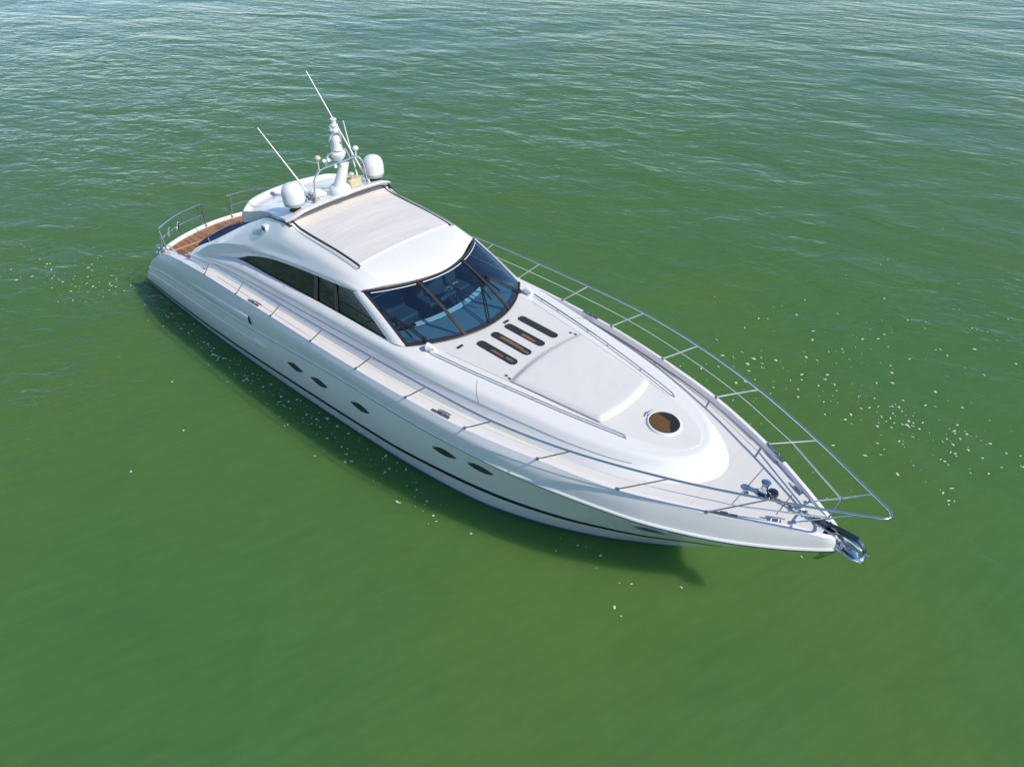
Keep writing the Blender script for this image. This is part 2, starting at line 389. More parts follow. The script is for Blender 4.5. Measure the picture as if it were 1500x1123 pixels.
# transom: bowed aft
def bow_row(p, n=24, b=.5):
    return [V(p.x - b * (1 - (t * t)), p.y * t, p.z) for t in [2 * i / n - 1 for i in range(n + 1)]]
hb.grid([bow_row(r[0]) for r in (chine, wl, boot, slo, shi, mids[2], rr, gun)] + [bow_row(V(1.62, 1.97, 1.60), b=.57)], lambda i, j: (1 if i == 1 else 2 if i == 3 else 0))
hull = hb.build('hull', [M['hullgel'], M['blue'], M['navy']], yacht, angle=35)
_bvh = BVHTree.FromPolygons([Vector(v) for v in hb.v], hb.f)
def hull_y(x, z):
    h = _bvh.ray_cast(Vector((x, -6, z)), Vector((0, 1, 0)))
    return -h[0].y if h[0] is not None else 0.0
# bulwark above the rub rail
bulge = [a.lerp(b, .55) + V(0, (.055 * min(1, max(.12, (17.5 - a.x) / 3.5))) if a.y > .05 else 0, .02) for a, b in zip(rr, gun)]
gl2 = []; gfoot = []
for p in gun:
    q = V(p.x - (.12 if p.y < .13 else 0), max(0, p.y - .085 - .10 * max(0, min(1, (5.2 - p.x) / 1.5))), p.z + .012); gl2.append(q)
    gfoot.append(V(q.x, max(0, q.y - .03), 1.5 if p.x < 4.7 else q.z - .10))
bb = MB(); bb.both(cross([rr, bulge, gun], 4)); bb.both([gun, gl2, gfoot])
bb.both([[V(1.37, 2.1, 1.38), V(1.62, 1.97, 1.60)], [V(1.5, 2.03, 1.5), V(1.66, 1.93, 1.60)]])
bulwark = bb.build('bulwark', M['hullgel'], yacht, angle=38)
for s in (1, -1):
    rb = MB()
    pts = [V(p.x, s * (p.y + .008), p.z) for p in rr]
    rb.tube(pts, .022, 6, flat=1.3)
    rb.tube([V(p.x, s * (p.y + .002), p.z - .045) for p in rr], .012, 5, mi=1)
    rb.build('rub_rail', [M['plastic'], M['gasket']], yacht)
    sk = MB(); sk.tube([V(p.x, s * (p.y + .004), p.z) for p in mids[2] if p.x < 7.0], .009, 5)
    sk.build('spray_rail', M['hullgel'], yacht)

# ---------------- superstructure curves
S_TOP_AFT = [(3.70, 2.08, 2.30), (5.0, 1.93, 2.60), (5.78, 1.88, 2.80), (7.0, 1.85, 2.83), (9.0, 1.81, 2.865), (11.1, 1.745, 2.855), (11.5, 1.70, 2.845)]
S_TOP_FWD = [(12.2, 1.60, 2.81), (13.0, 1.46, 2.78), (14.0, 1.28, 2.74), (15.0, 1.10, 2.68), (15.8, .93, 2.635), (16.4, .73, 2.60), (16.8, .45, 2.585), (16.98, .2, 2.58), (17.03, 0, 2.58)]
S_C = [(3.70, 2.11, 2.22), (5, 2.08, 2.42), (6.26, 2.03, 2.47), (8.15, 2.00, 2.53), (10.8, 1.95, 2.60), (12.2, 1.86, 2.60), (13.5, 1.70, 2.57), (14.5, 1.54, 2.54), (15.4, 1.36, 2.50), (16.2, 1.10, 2.46), (16.8, .75, 2.44), (17.14, .40, 2.43), (17.28, .15, 2.43), (17.30, 0, 2.43)]
S_F = [(3.70, 2.20, 2.10), (5, 2.16, 2.22), (6.3, 2.13, 2.24), (8, 2.10, 2.26), (11, 2.04, 2.26), (12.2, 1.97, 2.26), (13.95, 1.76, 2.26), (15, 1.59, 2.26), (15.88, 1.40, 2.26), (16.43, 1.18, 2.26), (16.97, .86, 2.26), (17.35, .52, 2.26), (17.54, .2, 2.26), (17.57, 0, 2.26)]
K = 160
s_top = arc(S_TOP_AFT + S_TOP_FWD, K); s_c = arc(S_C, K); s_f = arc(S_F, K)
roll = [a.lerp(b, .5) + V(0, .05 if a.y > .02 else 0, .055) for a, b in zip(s_top, s_c)]
cb = MB(); cb.both(cross([s_top, roll, s_c], 5)); cb.both(cross([s_c, [a.lerp(b, .5) + V(0, -.012 if a.y > .02 else 0, 0) for a, b in zip(s_c, s_f)], s_f], 3))
_seam = cross([s_top, roll, s_c], 5); _j = min(range(K), key=lambda j: abs(s_top[j].x - 13.25))
cab = cb.build('cabin_side', M['gel'], yacht, angle=30)
def trunk(x, y):
    e = hermite_x(S_TOP_AFT[-1:] + S_TOP_FWD, x); ye = max(.05, e[1]); q = max(-1, min(1, y / ye))
    return e[2] + (.055 if x < 15.5 else .055 * max(.15, 1 - (x - 15.5) / 1.8)) * (1 - q * q)
tb = MB()
edge = [p for p in s_top if p.x >= 11.3]
nq = 28
trows = []
for p in edge:
    cam_ = .055 if p.x < 15.5 else .055 * max(.15, 1 - (p.x - 15.5) / 1.8)
    row = []
    for q in [2 * k / nq - 1 for k in range(nq + 1)]:
        y = p.y * q; xw = 12.22 - .27 * y * y - .05          # the roof starts at the foot of the windscreen
        row.append(V(xw, y, trunk(xw, y)) if p.x < xw else V(p.x, y, p.z + cam_ * (1 - q * q)))
    trows.append(row)
tb.grid(trows, lambda i, j: 1 if (trows[i][j].x > 11.6 and 3 <= j < nq - 3) else 0)
tb.build('coachroof', [M['gel'], M['nonslip']], yacht, angle=30)
# thin moulded grooves on the foredeck
gb = MB()
for s in (1, -1):
    gb.tube([V(x, s * hermite_x(S_TOP_AFT[-1:] + S_TOP_FWD, x)[1] * .785, 0) + V(0, 0, trunk(x, hermite_x(S_TOP_AFT[-1:] + S_TOP_FWD, x)[1] * .785)) for x in [12.2 + .2 * k for k in range(20)]], .005, 4)
    gb.tube([V(p.x, s * (p.y + .004), p.z + .003) for p in s_c if 4.6 < p.x < 16.4], .006, 4)
    gb.tube([V(p.x, s * (p.y - .17), 2.272) for p in gun if 5.2 < p.x < 18.2], .006, 4)
    gb.tube([V(r[_j].x, s * (r[_j].y + .001), r[_j].z + .002) for r in _seam], .005, 4)
    gb.tube([V(18.0, s * .0, 2.285), V(18.0, s * .55, 2.285)], .006, 4); gb.tube([V(18.62, s * .0, 2.285), V(18.62, s * .28, 2.285)], .006, 4)
gb.build('deck_seam', M['groove'], yacht)

# ---------------- deck
db = MB()
dx = [4.72 + (17.56 - 4.72) * i / 80 for i in range(81)]
for s in (1, -1):
    rows = [[], [], []]
    for x in dx:
        yo = zx(C_GUN, x, 1) - .10; yi = max(0, zx(S_F, x, 1) - .06)
        for k, t in enumerate((0, .5, 1)): rows[k].append(V(x, s * (yo + (yi - yo) * t), 2.27))
    db.grid(rows)
fx = [17.5 + (19.3 - 17.5) * i / 20 for i in range(21)]
db.grid([[V(x, max(0, zx(C_GUN, x, 1) - .09) * q, 2.274) for q in (-1, -.6, -.2, .2, .6, 1)] for x in fx])
for s in (1, -1): db.grid([[V(4.72, s * 2.10, 2.27), V(4.72, s * 2.36, 2.27)], [V(4.72, s * 2.10, 1.5), V(4.72, s * 2.36, 1.5)]])
db.build('deck', M['nonslip'], yacht)

# ---------------- cockpit: teak, transom coaming, bulkhead
tk = MB()
tk.grid([[V(1.05 + .56 * q * q + t * (5.8 - 1.05 - .56 * q * q), q * 2.16 if t > .16 else q * 2.0, 1.56) for q in [k / 10 - 1 for k in range(21)]] for t in (0, .08, .17, .4, .7, 1)])
teak = tk.build('teak_deck', M['teak'], yacht)
stp = MB(); stp.box((1.78, -1.17, 1.566), (.09, 1.62, .012)); stp.build('margin_plank', mat('pale_teak', (.52, .30, .13), .55, vary=.15, vscale=9), teak)
rim = MB(); rim.tube([V(1.06 + .57 * t * t, 1.97 * t, 1.60) for t in [k / 14 - 1 for k in range(29)]], .062, 10, flat=1.1)
rim.build('transom_coaming', M['gel'], yacht)
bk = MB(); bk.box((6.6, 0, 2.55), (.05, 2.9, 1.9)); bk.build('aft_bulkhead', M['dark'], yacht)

# ---------------- wings, roof
E2 = [(3.66, 2.06, 2.28), (3.85, 1.97, 2.44), (4.6, 1.80, 2.84), (5.80, 1.59, 3.51), (6.45, 1.50, 3.84), (7.05, 1.48, 4.06), (7.45, 1.44, 4.07), (7.80, 1.37, 3.96), (8.3, 1.33, 3.92), (9.0, 1.30, 3.89), (9.76, 1.28, 3.80), (10.1, 1.25, 3.72), (10.42, 1.18, 3.575)]
E1 = [(3.67, 2.08, 2.28), (4.25, 2.00, 2.58), (5.2, 1.86, 3.06), (6.0, 1.75, 3.43), (6.8, 1.66, 3.70), (7.6, 1.60, 3.79), (8.5, 1.56, 3.78), (9.4, 1.52, 3.73), (9.9, 1.48, 3.66), (10.27, 1.43, 3.55)]
E0 = [(3.68, 2.10, 2.28), (4.2, 2.06, 2.52), (4.76, 2.00, 2.84), (5.6, 1.92, 3.14), (6.3, 1.84, 3.29), (6.9, 1.77, 3.38), (7.96, 1.70, 3.50), (9.18, 1.65, 3.575), (9.75, 1.62, 3.565), (10.13, 1.58, 3.52)]
BB = [(3.69, 2.10, 2.28), (4.6, 2.03, 2.50), (5.3, 1.94, 2.68), (5.78, 1.88, 2.81), (6.37, 1.83, 3.05), (7.3, 1.775, 3.27), (8.28, 1.72, 3.37), (9.15, 1.67, 3.42), (9.72, 1.63, 3.44), (10.10, 1.59, 3.46)]
n = 90
e2, e1, e0, b0 = byx(E2, n), byx(E1, n), byx(E0, n), byx(BB, n)
bm_ = [a.lerp(b, .5) + V(0, .02, 0) for a, b in zip(e0, b0)]
wg = MB(); wg.both(cross([e2, e1, e0], 6)); wg.both(cross([e0, bm_, b0], 4))
wing = wg.build('cabin_wing', M['gel'], yacht, angle=35)
# roof between the two e2 lines
E3 = [(6.9, .65, 4.03), (7.75, .65, 4.03), (8.6, .65, 3.985), (9.73, .65, 3.87), (10.3, .64, 3.76), (10.60, .635, 3.67), (10.74, .62, 3.60)]
E4 = [(6.9, 0, 4.05), (7.75, 0, 4.05), (8.6, 0, 4.005), (9.75, 0, 3.89), (10.4, 0, 3.775), (10.74, 0, 3.68), (10.88, 0, 3.605)]
r2 = byx([tuple(hermite_x(E2, 6.9))] + [p for p in E2 if p[0] > 6.9], 50); r3 = byx(E3, 50); r4 = byx(E4, 50)
half = cross([mir(r2), mir(r3), r4, r3, r2], 7)
rf = MB(); rf.grid(half)
# rolled front lip from the front ends of all roof curves
def front(v):          # v in [-1, 1] : windscreen top line
    a = abs(v); y = 1.58 * v
    return V(10.84 - .268 * y * y, y, 3.575 - .058 * a ** 2.5)
lip0 = [half[i][-1] for i in range(len(half))]
lip1 = [V(p.x - .015, p.y * .995, p.z - .05) for p in lip0]; lip2 = [V(p.x - .09, p.y * .97, p.z - .065) for p in lip0]
rf.grid([lip0, lip1, lip2])
fs = [hermite_x(E2, 10.42), hermite_x(E1, 10.27), hermite_x(E0, 10.13), hermite_x(BB, 10.10)]
for s in (1, -1):
    f0 = [V(p.x, s * p.y, p.z) for p in cross([[q] for q in fs], 6) for p in [p[0]]]
    rf.grid([f0, [V(p.x - .02, p.y * .99, p.z - .05) for p in f0], [V(p.x - .1, p.y * .96, p.z - .065) for p in f0]])
roof = rf.build('roof', M['gel'], yacht, angle=45)

# sunroof canvas with side rails
def roofz(x, y):
    y = abs(y); a, b, c_ = hermite_x(E4, x)[2], hermite_x(E3, x)[2], hermite_x(E2, x)[2]
    ye = hermite_x(E2, x)[1]
    if y < .65: t = y / .65; return a + (b - a) * t * t
    t = (y - .65) / (ye - .65); return b + (c_ - b) * t ** 1.5
cv = MB(); xs_ = [7.2 + (9.74 - 7.2) * i / 40 for i in range(41)]
def canv(x, y):
    f = math.sin((x - 7.2) / 2.54 * math.pi * 6) 
    return roofz(x, y) + .022 + .006 * f * (1 - (y / 1.25) ** 2)
rows = [[V(x + .03 * (1 - (y / 1.25) ** 2), y, canv(x, y)) for y in [-1.24 + 2.48 * k / 30 for k in range(31)]] for x in xs_]
cv.grid(rows); cv.grid([rows[-1], [V(p.x + .006, p.y, p.z - .035) for p in rows[-1]]])
canvas = cv.build('sunroof_canvas', M['canvas'], yacht)
for s in (1, -1):
    rl = MB()
    rl.tube([V(x, s * 1.262, roofz(x, 1.262) + .02) for x in [7.5 + 2.3 * k / 20 for k in range(21)]], .017, 8, mi=1)
    rl.tube([V(x, s * 1.345, roofz(x, 1.33) + .008) for x in [7.6 + 2.2 * k / 20 for k in range(21)]], .009, 8)
    rl.tube([V(9.80, s * 1.268, roofz(9.8, 1.27) + .02), V(9.84, s * 1.30, roofz(9.8, 1.3) + .012), V(9.80, s * 1.345, roofz(9.8, 1.33) + .008)], .010, 8)
    rl.build('sunroof_track', [M['steel'], M['gasket']], canvas)

# hardtop (radar arch overhang) with raised aft lip
ht = MB(); HT_N = 40
def ht_aft(y): return 5.18 + .42 * (abs(y) / 1.3) ** 2.4
def ht_z(x, y):
    t = (x - 5.15) / 2.6
    return 3.72 + .66 * t - .035 * (y / 1.0) ** 2 - (.10 * max(0, abs(y) - 1.1) / .4) ** 1.0 * (1 if abs(y) > 1.1 else 0)
us = [0, .02, .045, .075, .11, .16, .25, .4, .55, .7, .82, .9, .95, .98, 1.0]
top_rows = []; bot_rows = []
for u in us:
    tr = []; br = []
    for k in range(HT_N + 1):
        v = 2 * k / HT_N - 1; y = 1.53 * (math.sin(v * math.pi / 2) * .35 + v * .65)
        yy = abs(y) / 1.53
        xa = ht_aft(y); xf = 7.80 - .18 * max(0, (yy - .8) / .2) ** 2
        x = xa + (xf - xa) * u
        hw = 1.38 + .17 * max(0, min(1, (6.7 - x) / 1.0)) ** 1.5 + .07 * max(0, min(1, (x - 7.3) / .3)); y = y * hw / 1.53
        z = ht_z(x, y)
        d = (x - xa); e = (hw - abs(y)) + .10 * max(0, min(1, (x - 5.6) / .5))
        near = min(d, e * 1.15 if x < 7.0 else e * 1.15 + (x - 7.0) * .8)
        lipz = .15 * math.exp(-((near - .07) / .10) ** 2) if near > .07 else .15 - .13 * ((.07 - near) / .07) ** 2
        edgef = max(0, (u - .93) / .07) ** 2 * .05
        tr.append(V(x, y, z + lipz * (1 if x < 6.6 else max(0, 1 - (x - 6.6) / .9)) - edgef))
        br.append(V(x - .06 * (u - .5), y * .985, z - .11 - .02 * (1 - yy) + (.05 if u > .97 else 0)))
    top_rows.append(tr); bot_rows.append(br)
ht.grid(top_rows); ht.grid(bot_rows)
ht.grid([top_rows[0], bot_rows[0]]); ht.grid([top_rows[-1], bot_rows[-1]])
ht.grid([[r[0] for r in top_rows], [r[0] for r in bot_rows]]); ht.grid([[r[-1] for r in top_rows], [r[-1] for r in bot_rows]])
hard = ht.build('hardtop', M['gel'], yacht, angle=50)
# dark slots where the hardtop meets the wings
for s in (1, -1):
    hs = MB(); P = [V(x, s * (hermite_x(E2, x)[1] - .015), hermite_x(E2, x)[2] + .014) for x in [6.75 + .09 * k for k in range(11)]]
    hs.grid([[p + V(0, -.03, 0) for p in P], [p + V(0, .03, 0) for p in P], [p + V(0, .03, -.05) for p in P], [p + V(0, -.03, -.05) for p in P]])
    hs.build('hardtop_slot', M['navy'], yacht)

# ---------------- side windows
def upx(xl): return 5.80 + (xl - 5.80) * (10.03 - 5.80) / (11.12 - 5.80)
for s in (1, -1):
    gw = MB(); lo = []; up = []
    for i in range(60):
        xl = 5.80 + (11.12 - 5.80) * i / 59
        p = hermite_x(S_TOP_AFT, xl); q = hermite_x(BB, upx(xl))
        lo.append(V(p.x, s * (p.y - .02), p.z - .005)); up.append(V(q.x, s * (q.y - .02), q.z))
    gw.grid([lo, [a.lerp(b, .5) for a, b in zip(lo, up)], up])
    pane = gw.build('side_window', M['sideglass'], yacht)
    for xl, xu, wd in ((8.82, 8.80, .11), (9.52, 9.40, .10)):
        p = hermite_x(S_TOP_AFT, xl); q = hermite_x(BB, xu)
        a, b = V(p.x, s * (p.y - .005), p.z), V(q.x, s * (q.y - .005), q.z)
        mb = MB(); h = V(wd / 2, 0, 0)
        mb.grid([[a - h, a + h], [b - h, b + h]]); mb.build('window_mullion', M['gasket'], pane, solid=.02)
    sl = MB(); sl.tube([V(p.x, p.y + s * .012, p.z + .004) for p in lo], .011, 6); sl.tube([V(p.x, p.y + s * .012, p.z - .004) for p in up], .009, 6)
    sl.build('window_seal', M['rubber'], pane)

# ---------------- windscreen
def wbase(v):
    y = 1.655 * v; return V(12.22 - .27 * y * y, y, 2.895 - .045 * v * v)
def wsp(v, u, out=0.0):
    a, b = wbase(v), front(v); p = a.lerp(b, u)
    nrm = V(.43, .12 * v, .89).normalized()
    return p + nrm * (.05 * math.sin(math.pi * u) * (1 - .4 * v * v) + out)
us = [0, .055, .06, .2, .35, .5, .65, .8, .93, .96, 1.0]; nv = 48
ws = MB(); ws.grid([[wsp(2 * k / nv - 1, u) for k in range(nv + 1)] for u in us], lambda i, j: 1 if (i < 1 or i >= 9 or j < 1 or j >= nv - 1) else 0)
wscr = ws.build('windscreen', [M['frontglass'], M['frit']], yacht, angle=60)
for v in (-.385, .385):
    mb = MB()
    vt = v * 1.01
    mb.grid([[wsp(v + (vt - v) * u + d, u, o) for d, o in ((-.022, .004), (-.02, .022), (.02, .022), (.022, .004))] for u in [k / 12 for k in range(13)]])
    mb.build('windscreen_mullion', M['gasket'], wscr)
gs = MB(); gs.tube([wsp(2 * k / 60 - 1, 0, .006) + V(.012, 0, 0) for k in range(61)], .022, 6, mi=0, flat=.8)
gs.tube([wsp(2 * k / 60 - 1, .985, .02) for k in range(61)], .016, 6)
gs.build('windscreen_seal', M['gasket'], wscr)
tw = MB()
for a, b in ((-.93, -.43), (-.34, .34), (.43, .93)):
    tw.tube([wsp(a + (b - a) * k / 20, .945, .006) for k in range(21)], .009, 6)
tw.build('windscreen_trim', M['plastic'], wscr)
for s in (1, -1):
    ap = MB()
    A1, A2 = V(9.98, s * 1.635, 3.44), V(11.14, s * 1.76, 2.84); B1, B2 = V(10.16, s * 1.555, 3.52), V(11.52, s * 1.655, 2.84)
    rows = []
    for k in range(13):
        t = k / 12; a = A1.lerp(A2, t); b = B1.lerp(B2, t)
        nrm = V(.3, s * .75, .6).normalized(); g = .045 * math.sin(math.pi * t) 
        rows.append([a - nrm * .05, a + nrm * .015 + V(0, 0, g * .4), a.lerp(b, .35) + nrm * .05 + V(0, 0, g * .5), a.lerp(b, .7) + nrm * .05 + V(0, 0, g * .6), b + nrm * .02 + V(0, 0, g * .8), b - nrm * .05])
    ap.grid(rows); ap.build('windscreen_pillar', M['gel'], yacht, angle=60)

# wipers
WIP = [((11.69, -1.32, 2.90), (11.03, -1.49, 3.16), (10.68, -1.54, 3.30), (11.50, -1.48, 2.93)),
       ((12.16, -.03, 2.90), (11.39, .51, 3.24), (11.11, .50, 3.37), (11.79, .43, 3.05)),
       ((11.78, 1.33, 2.85), (11.30, .79, 3.23), (10.91, .60, 3.45), (11.69, .80, 3.05))]
WN = V(.43, 0, .9).normalized()
for a, b, c1, c2 in WIP:
    a, b, c1, c2 = [Vector(p) for p in (a, b, c1, c2)]
    wp = MB(); off = WN * .075; sd = (b - a).cross(WN).normalized() * .025
    wp.tube([a + WN * .03 + sd, a.lerp(b, .5) + off + sd, b + off], .014, 6); wp.tube([a + WN * .03 - sd, a.lerp(b, .5) + off - sd, b + off], .014, 6)
    wp.box(b + off, (.07, .05, .035)); wp.lathe([(.045, 0), (.045, .05), (.03, .08), (0, .085)], a, 12)
    o = wp.build('wiper', M['rubber'], wscr)
    bl = MB(); bl.tube([c1 + WN * .055, c1.lerp(c2, .5) + WN * .065, c2 + WN * .05], .019, 6); bl.build('wiper_blade', M['rubber'], wscr)

# ---------------- interior seen through the glass
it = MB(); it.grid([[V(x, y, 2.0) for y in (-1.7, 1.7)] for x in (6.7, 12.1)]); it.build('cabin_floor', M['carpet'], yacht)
ds = MB()
rows = []
for u in [k / 6 for k in range(7)]:
    rows.append([V(12.16 - .265 * y * y - u * (1.03 - .10 * y * y), y, 2.85 - .10 * u - .02 * u * u) for y in [1.62 * (2 * k / 24 - 1) for k in range(25)]])
ds.grid(rows)
dash = ds.build('dashboard', M['dash'], yacht)
d2 = MB()
for a, b in ((-1.0, 1.0),):
    r0 = [V(11.20 - .17 * y * y, y, 2.775) for y in [a + (b - a) * k / 20 for k in range(21)]]
    d2.grid([r0, [p + V(-.13, 0, .02) for p in r0], [p + V(-.15, 0, -.05) for p in r0]])
d2.build('dashboard_trim', M['plastic'], dash)
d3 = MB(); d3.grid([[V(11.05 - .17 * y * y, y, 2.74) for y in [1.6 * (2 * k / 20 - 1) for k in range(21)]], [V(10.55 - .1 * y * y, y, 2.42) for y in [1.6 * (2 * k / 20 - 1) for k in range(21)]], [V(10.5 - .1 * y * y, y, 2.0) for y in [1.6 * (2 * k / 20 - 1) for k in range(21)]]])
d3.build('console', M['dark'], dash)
d4 = MB(); d4.box((10.80, .62, 2.60), (.42, .75, .22), Quaternion((0, 1, 0), R(30))); d4.build('helm_console', M['dark'], dash, bevel=.05)
d4 = MB(); d4.lathe([(.07, 0), (.07, .03), (.05, .05), (0, .06)], (10.95, -.98, 2.75), 18); d4.build('compass', M['black_steel'], dash)
wh = MB(); ax = V(-.75, 0, .66).normalized(); cq = V(0, 0, 1).rotation_difference(ax); wc = V(10.40, .58, 2.76)
wh.tube([wc + cq @ V(.21 * math.cos(t), .21 * math.sin(t), 0) for t in [2 * math.pi * k / 32 for k in range(33)]], .02, 8, cap=False)
for k in range(3):
    t = 2 * math.pi * k / 3 + .5; wh.tube([wc - ax * .05, wc + cq @ V(.2 * math.cos(t), .2 * math.sin(t), 0)], .016, 6, mi=1)
wh.lathe([(.06, -.06), (.06, .0), (.03, .02), (0, .02)], wc, 16, 1, ax)
wh.build('steering_wheel', [M['wood'], M['steel']], yacht)
def seat(y0, y1):
    sb = MB(); yc = (y0 + y1) / 2; wy = y1 - y0
    sb.box((9.95, yc, 2.36), (.55, wy, .16)); sb.box((9.66, yc, 2.62), (.16, wy, .56), Quaternion((0, 1, 0), R(-12))); sb.box((9.95, yc, 2.14), (.45, wy * .8, .3))
    o = sb.build('helm_seat', M['seat'], yacht, bevel=.05, bseg=3)
    pp = MB(); pp.tube([V(9.68, y0 + .03, 2.88), V(9.70, yc, 2.915), V(9.68, y1 - .03, 2.88)], .016, 6); pp.build('seat_glint', M['plastic'], o)  # white tube stands in for a thin reflection, put along the seat top
    return o
seat(.15, .98); seat(1.05, 1.55); seat(-1.15, -.2)
sf = MB(); sf.box((8.2, 1.25, 2.3), (1.9, .6, .5)); sf.box((8.2, 1.52, 2.62), (1.9, .15, .4)); sf.build('saloon_sofa', M['seat'], yacht, bevel=.06, bseg=3)
sf = MB(); sf.box((8.4, -1.3, 2.3), (1.5, .5, .55)); sf.build('galley_unit', M['seat'], yacht, bevel=.06, bseg=3)

# ---------------- foredeck fittings
def on_trunk(x, y):
    sx = (trunk(x + .1, y) - trunk(x - .1, y)) / .2; sy = (trunk(x, y + .1) - trunk(x, y - .1)) / .2
    return V(x, y, trunk(x, y)), V(0, 0, 1).rotation_difference(V(-sx, -sy, 1).normalized())
def stadium(l, w_, k=10):
    out = []
    for s, a0 in ((1, -90), (-1, 90)):
        out += [V(s * (l / 2 - w_ / 2) + w_ / 2 * math.cos(R(a0 + 180 * i / k)), w_ / 2 * math.sin(R(a0 + 180 * i / k)), 0) for i in range(k + 1)]
    return out
for y, strips in ((-.6, ((.02, -.01, .34, .05, 1), (.33, .01, .2, .06, 2))), (-.2, ((.02, .02, .62, .075, 1), (.38, -.01, .14, .05, 2))), (.2, ((.12, -.02, .40, .07, 1),)), (.6, ())):
    loc, q = on_trunk(12.93, y); loc = loc + V(0, 0, .006)
    st = stadium(1.0, .18); st2 = stadium(.965, .145)
    fr = MB(); fr.grid([[p for p in st] + [st[0]], [p * 1.0 + V(0, 0, .008) for p in st] + [st[0] + V(0, 0, .008)], [p + V(0, 0, .008) for p in st2] + [st2[0] + V(0, 0, .008)]])
    so = fr.build('skylight', M['frit'], yacht, loc=loc, rot=q)
    pn = MB(); pn.face([p + V(0, 0, .004) for p in st2]); o = pn.build('skylight_glass', M['amber'], None); o.parent = so
    un = MB(); un.face([p + V(0, 0, -.001) for p in st2])
    for cx, cy, l_, w_, m_ in strips: un.face([V(cx + l_ * a_ + random.uniform(-.03, .03), cy + w_ * b_, .0005 + .0004 * m_) for a_, b_ in ((-.5, -.5), (.5, -.5), (.45, .3), (.1, .5), (-.4, .45))], m_)
    o = un.build('skylight_blind', [M['blind'], M['oak'], M['groove']], None); o.parent = so
loc, q = on_trunk(16.32, 0); loc.z += .004
ha = MB(); ha.lathe([(.305, -.03), (.305, .015), (.29, .03), (.272, .03), (.268, .0)], (0, 0, 0), 40, cap=False)
hatch = ha.build('deck_hatch', M['plastic'], yacht, loc=loc, rot=q)
hg = MB(); hg.lathe([(.263, .026), (.2, .03), (0, .031)], (0, 0, 0), 40); o = hg.build('hatch_glass', M['amber'], None); o.parent = hatch
hi = MB(); hi.face([V(.26 * math.cos(2 * math.pi * k / 32), .26 * math.sin(2 * math.pi * k / 32), .012) for k in range(32)])
hi.face([V(.25 * math.cos(a), .25 * math.sin(a), .0135) for a in [R(150 + 12 * k) for k in range(16)]] + [V(.12, -.02, .0135), V(.06, .1, .0135), V(-.08, .12, .0135)], 1)
o = hi.build('hatch_blind', [M['blind'], M['oak']], None); o.parent = hatch
hh = MB(); hh.tube([V(-.3, -.1, .05), V(-.335, 0, .05), V(-.3, .1, .05)], .012, 6); o = hh.build('hatch_handle', M['steel'], None); o.parent = hatch

# foredeck hand rails
for s in (1, -1):
    P = [(12.08, 1.47, 2.9), (13, 1.345, 0), (14, 1.18, 0), (14.9, 1.01, 0), (15.6, .86, 0), (16.07, .745, 0)]
    pts = arc([(x, s * y, trunk(x, y) + .05) for x, y, _ in P], 50); pts[-1].z -= .045
    hr = MB(); hr.tube(pts, .014, 8)
    for k in (3, 9, 20, 27, 38): hr.tube([pts[k], V(pts[k].x, pts[k].y, trunk(pts[k].x, pts[k].y))], .012, 6)
    hr.build('deck_handrail', M['steel'], yacht)
# search lamp / horn housings at the aft ends of the handrails
for s in (1, -1):
    hn = MB(); c0 = V(12.0, s * 1.42, trunk(12.0, 1.42))
    hn.lathe([(.07, 0), (.06, .05), (.04, .06)], c0, 16)
    hn.tube([c0 + V(-.10, s * .02, .09), c0 + V(-.02, 0, .10), c0 + V(.07, -s * .01, .10)], [.085, .06, .03], 16)
    o = hn.build('horn', M['plastic'], yacht)
    h2 = MB(); h2.lathe([(.082, 0), (.06, -.012), (0, -.02)], c0 + V(-.105, s * .02, .09), 16, 0, (-1, 0, 0)); h2.build('horn_mouth', M['greyplastic'], o)
# small washer nozzles
for x, y in ((12.28, -.95), (12.36, .28), (13.52, -.98), (13.52, .92), (13.62, -1.0), (13.62, .95)):
    nz = MB(); nz.box((x, y, trunk(x, y) + .008), (.05, .14 if x < 13 else .03, .02)); nz.build('deck_fitting', M['gasket'], yacht)

# cleats
def cleat_mesh():
    m = MB(); m.tube([V(-.15, 0, .055), V(-.06, 0, .062), V(.06, 0, .062), V(.15, 0, .055)], [.012, .018, .018, .012], 8)
    for s in (-.055, .055): m.tube([V(s, 0, 0), V(s, 0, .06)], .018, 8)
    m.box((0, 0, .005), (.2, .07, .01)); return m
cle = None
for (x, y, z, rz) in ((18.15, -.80, 2.275, 24), (18.15, .80, 2.275, -24), (18.64, -.42, 2.275, 30), (18.64, .44, 2.275, -30), (13.02, -2.10, 2.275, 8), (13.02, 2.10, 2.275, -8), (7.15, -2.30, 2.275, 0), (7.15, 2.30, 2.275, 0)):
    q = Quaternion((0, 0, 1), R(-rz if y > 0 else rz)) if False else Quaternion((0, 0, 1), R(rz))
    if cle is None: cle = cleat_mesh().build('cleat', M['steel'], yacht, loc=(x, y, z), rot=q)
    else: dup(cle, (x, y, z), q)
fl = None
for x in (18.02, 13.05, 7.1):
    for s in (-1, 1):
        p = hermite_x(C_GUN, x); d = hermite_x(C_GUN, x + .1) - hermite_x(C_GUN, x - .1); a = math.atan2(s * d[1], d[0])
        loc = V(x, s * (p[1] - .05), p[2] + .012); q = Quaternion((0, 0, 1), a)
        if fl is None:
            fm = MB(); fm.box((0, 0, .006), (.42, .05, .014)); fm.tube([V(-.07, -.02, .02), V(-.05, 0, .05), V(.05, 0, .05), V(.07, -.02, .02)], .014, 6)
            fl = fm.build('fairlead', M['steeldark'], yacht, loc=loc, rot=q)
        else: dup(fl, loc, q)

